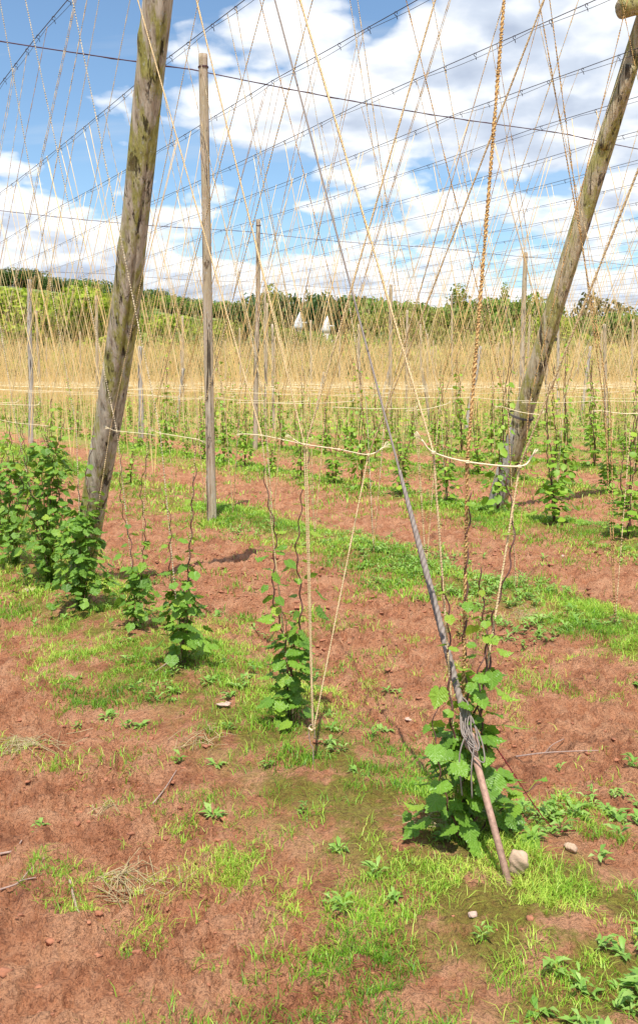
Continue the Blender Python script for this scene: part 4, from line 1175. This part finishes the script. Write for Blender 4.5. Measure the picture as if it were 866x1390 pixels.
for q in range(20):
    Y = 119+rg.uniform(-1.5, 1.5); x = -50+q*5.3+rg.uniform(-1, 1)
    cr, tr = bush[q % 4]; e = empty('hedge_bush', (x, Y, gzf(x, Y))); e.rotation_euler.z = (math.pi if rg.random() < .5 else 0)+rg.uniform(-.1, .1)
    s = rg.uniform(.8, 1.15); e.scale = (s, s, s*rg.uniform(.8, 1.15))
    tag(e, '%s bush from the left in the hedge at the back of the yard' % num(q), 'bush', 'hedge bushes at the back of the yard')
    for n_, me in (('crown', cr), ('trunk', tr)):
        o = bpy.data.objects.new(n_, me); C.objects.link(o); o.parent = e
for q in range(18):                                   # second deeper hedge behind
    Y = 131+rg.uniform(-2, 2); x = -54+q*6.4+rg.uniform(-1, 1)
    if -7 < x < 4: continue
    cr, tr = bush[(q*3+1) % 4]; e = empty('hedge_bush', (x, Y, gzf(x, Y))); s = rg.uniform(1.2, 1.6); e.scale = (s, s, s)
    tag(e, '%s tall bush from the left in the thicket behind the hedge' % num(q), 'bush', 'thicket behind the hedge')
    for n_, me in (('crown', cr), ('trunk', tr)):
        o = bpy.data.objects.new(n_, me); C.objects.link(o); o.parent = e

def gable_house(name, px, Y, w, dpt, hw, hr, wallm, roofm, label, cat, windows=3, rz=.3):
    x = (px-433)/1307*Y; e = empty(name, (x, Y, gzf(x, Y)-.3)); e.rotation_euler.z = rz; tag(e, label, cat)
    A = Acc(); V, T = box(-w/2, w/2, -dpt/2, dpt/2, 0, hw); A.add(V, T)
    for sx_ in (-1, 1):
        A.add(np.array([[sx_*w/2, -dpt/2, hw], [sx_*w/2, dpt/2, hw], [sx_*w/2, 0, hw+hr-.1], [sx_*(w/2-.3), -dpt/2, hw], [sx_*(w/2-.3), dpt/2, hw], [sx_*(w/2-.3), 0, hw+hr-.1]]), [[0, 1, 2], [3, 5, 4], [0, 2, 5], [0, 5, 3], [1, 4, 5], [1, 5, 2]])
    A.build('wall', M[wallm], (0, 0, 0), e, smooth=False)
    A = Acc(); o_ = .45; t = .25
    for sy in (-1, 1):
        y0, z0 = sy*(dpt/2+o_), hw-o_*hr/(dpt/2)
        Vv = np.array([[-w/2-o_, y0, z0], [w/2+o_, y0, z0], [w/2+o_, 0, hw+hr], [-w/2-o_, 0, hw+hr], [-w/2-o_, y0, z0+t], [w/2+o_, y0, z0+t], [w/2+o_, 0, hw+hr+t], [-w/2-o_, 0, hw+hr+t]])
        qd = np.array([[0, 1, 2, 3], [4, 7, 6, 5], [0, 4, 5, 1], [1, 5, 6, 2], [3, 2, 6, 7], [0, 3, 7, 4]])
        A.add(Vv, np.vstack([qd[:, [0, 1, 2]], qd[:, [0, 2, 3]]]))
    rf = A.build('roof', M[roofm], (0, 0, 0), e, smooth=False)
    A = Acc(); V, T = box(w*.3, w*.3+.9, -.4, .4, hw+hr-.5, hw+hr+1.4); A.add(V, T); A.build('chimney', M['brick'], (0, 0, 0), rf, smooth=False)
    for q in range(windows):
        cx = -w/2+(q+.5)*w/windows
        for zz in ((1, hw-2) if hw > 4.5 else (1.2,)):
            A = Acc(); V, T = box(cx-.5, cx+.5, -dpt/2-.05, -dpt/2+.05, zz, zz+1.2); A.add(V, T); A.build('window', M['glass'], (0, 0, 0), e, smooth=False)
    return e
e = gable_house('oast_house', 415, 178, 9.5, 7, 5.0, 4.2, 'brick', 'slate', 'old oast house with slate roof and two white pointed cowls among dark trees', 'building', rz=.25); e.scale = (1, 1, 1.04)
for sx_, hh in ((-2.5, 10.4), (2.6, 9.9)):
    A = Acc(); V, T, uvv = tube([(sx_, -4.6, 0), (sx_, -4.6, 5.6)], 2.1, 20); A.add(V, T, .5); A.build('kiln', M['brick'], (0, 0, 0), e)
    A = Acc(); V, T, uvv = tube([(sx_, -4.6, 5.5), (sx_, -4.6, 6.2), (sx_, -4.6, hh)], [2.4, 2.0, .7], 20); A.add(V, T, .5)
    kr = A.build('kiln_roof', M['slate'] if sx_ < 0 else M['render'], (0, 0, 0), e)
    A = Acc(); V, T, uvv = tube([(sx_, -4.6, hh-.1), (sx_, -4.6, hh+.5), (sx_+.1, -4.6, hh+1.3), (sx_+.35, -4.6, hh+2.9)], [.85, .9, .6, .06], 12); A.add(V, T, .5)
    V, T = box(sx_+.2, sx_+1.6, -4.66, -4.54, hh+1.0, hh+1.25); A.add(V, T); A.build('cowl', M['cowl'], (0, 0, 0), kr, smooth=False)
gable_house('farmhouse', 303, 155, 6.0, 5, 2.8, 2.2, 'brick', 'tile', 'low farmhouse with pinkish clay tile roof beside slim brown pole', 'building', 3, -.1)
gable_house('cottage', 128, 300, 8.5, 6, 4.6, 3.0, 'render', 'slate', 'pale cottage with grey roof on the hill left of the thick left pole', 'building', 3, .1)

# ------------------------------------------------------------------ sky, sun, camera
elev = math.atan(1/math.hypot(*SUN_S)); azim = math.atan2(-SUN_S[0], -SUN_S[1])
w = bpy.data.worlds.new('World'); sc.world = w; w.use_nodes = True
N = w.node_tree.nodes; L = w.node_tree.links; bg = N['Background']
sky = N.new('ShaderNodeTexSky'); sky.sky_type = 'NISHITA'; sky.sun_disc = False
sky.sun_elevation = elev; sky.sun_rotation = azim; sky.altitude = 100; sky.air_density = 1.0; sky.dust_density = .6; sky.ozone_density = 2.0
dirv = N.new('ShaderNodeTexCoord').outputs['Generated']
dx, dy, dz = sep(N, L, dirv)
zc = mth(N, L, 'ADD', mth(N, L, 'MAXIMUM', dz, 0.0), .25)
px_ = mth(N, L, 'DIVIDE', dx, zc); py_ = mth(N, L, 'DIVIDE', dy, zc)
def cloud(off, lo=0.0):
    cb = N.new('ShaderNodeCombineXYZ')
    L.new(mth(N, L, 'ADD', px_, 3.7+lo), cb.inputs[0]); L.new(mth(N, L, 'ADD', py_, off), cb.inputs[1]); cb.inputs[2].default_value = 1.3
    v = cb.outputs[0]
    base = noise(N, L, v, 1.35, 3, .5)
    wn = N.new('ShaderNodeTexNoise'); wn.inputs['Scale'].default_value = 9; wn.inputs['Detail'].default_value = 3; L.new(v, wn.inputs['Vector'])
    wv = N.new('ShaderNodeVectorMath'); wv.operation = 'MULTIPLY_ADD'; L.new(wn.outputs['Color'], wv.inputs[0]); wv.inputs[1].default_value = (.10, .10, .10); L.new(v, wv.inputs[2])
    out = base
    for sc_, am in ((5.0, .20), (12, .07), (27, .03)):
        vo = N.new('ShaderNodeTexVoronoi'); vo.voronoi_dimensions = '2D'; vo.feature = 'F1'; vo.inputs['Scale'].default_value = sc_; L.new(wv.outputs[0], vo.inputs['Vector'])
        out = mth(N, L, 'ADD', out, mth(N, L, 'MULTIPLY', mth(N, L, 'SUBTRACT', .42, vo.outputs['Distance']), am))
    out = mth(N, L, 'ADD', out, mth(N, L, 'MULTIPLY', mth(N, L, 'SUBTRACT', noise(N, L, v, 30, 6, .6), .5), .05))
    return out, v
n1, cv = cloud(0.0); n2, _ = cloud(-.045, .015)
# clear patch of sky at upper left, clouds banked low and to the right, unseen sky behind the viewer cleared to weaken the fill light
ax_ = mth(N, L, 'DIVIDE', mth(N, L, 'ADD', dx, .19), .19); az_ = mth(N, L, 'DIVIDE', mth(N, L, 'SUBTRACT', dz, .26), .095)
hole = mth(N, L, 'EXPONENT', mth(N, L, 'MULTIPLY', mth(N, L, 'ADD', mth(N, L, 'MULTIPLY', ax_, ax_), mth(N, L, 'MULTIPLY', az_, az_)), -1.0))
front = N.new('ShaderNodeMapRange'); front.inputs['From Min'].default_value = -.15; front.inputs['From Max'].default_value = .45; L.new(dy, front.inputs['Value'])
hole = mth(N, L, 'ADD', mth(N, L, 'MULTIPLY', hole, front.outputs[0]), mth(N, L, 'MULTIPLY', mth(N, L, 'SUBTRACT', 1.0, front.outputs[0]), 1.2))
dens = mth(N, L, 'SUBTRACT', mth(N, L, 'ADD', n1, mth(N, L, 'ADD', .105, mth(N, L, 'ADD', mth(N, L, 'MULTIPLY', dx, .13), mth(N, L, 'MULTIPLY', mth(N, L, 'MAXIMUM', mth(N, L, 'SUBTRACT', .22, dz), 0.0), .22)))), mth(N, L, 'MULTIPLY', hole, .15))
cover = ramp(N, L, dens, [(.485, (0, 0, 0)), (.525, (.6, .6, .6)), (.575, (1, 1, 1))])
shade = mth(N, L, 'MULTIPLY', mth(N, L, 'SUBTRACT', n1, n2), 3.6)
thick = mth(N, L, 'SUBTRACT', dens, .55)
lum = mth(N, L, 'ADD', mth(N, L, 'SUBTRACT', .74, mth(N, L, 'MULTIPLY', thick, 1.7)), shade)
ccol = ramp(N, L, lum, [(.1, (4.9, 5.7, 7.2)), (.42, (6.8, 7.6, 8.9)), (.66, (9.8, 10.1, 10.5)), (.85, (11.6, 11.6, 11.6))])
# thin high streaks
mp = N.new('ShaderNodeMapping'); mp.inputs['Rotation'].default_value = (0, 0, .5); mp.inputs['Scale'].default_value = (.5, 3.2, 1); L.new(cv, mp.inputs[0])
cir = ramp(N, L, noise(N, L, mp.outputs[0], 1.2, 6, .6), [(.48, (0, 0, 0)), (.75, (.55, .55, .55))])
skyc = mixc(N, L, 1.0, sky.outputs[0], (1.45, 1.62, 1.66), 'MULTIPLY')
skyc = mixc(N, L, cir, skyc, (7.2, 7.9, 8.8))
fin = mixc(N, L, cover, skyc, ccol)
L.new(fin, bg.inputs['Color']); bg.inputs['Strength'].default_value = .088

sl = bpy.data.lights.new('sun', 'SUN'); sl.energy = 5.0; sl.angle = R(.5); sl.color = (1, .955, .88)
so = bpy.data.objects.new('sun', sl); C.objects.link(so); so.location = (-5, -20, 40)
so.rotation_euler = Vector((SUN_S[0], SUN_S[1], -1)).to_track_quat('-Z', 'Y').to_euler()

cam = bpy.data.cameras.new('camera'); co = bpy.data.objects.new('camera', cam); C.objects.link(co)
co.location = (0, 0, EYE); co.rotation_euler = (math.pi/2-PITCH, 0, 0)
cam.sensor_fit = 'VERTICAL'; cam.sensor_height = 36; cam.lens = 36*F/1390; cam.shift_y = -45/1390
cam.clip_start = .05; cam.clip_end = 6000
sc.camera = co
sc.view_settings.view_transform = 'Standard'; sc.view_settings.look = 'None'; sc.view_settings.exposure = .27; sc.view_settings.gamma = 1
sc.cycles.max_bounces = 6; sc.cycles.transparent_max_bounces = 4
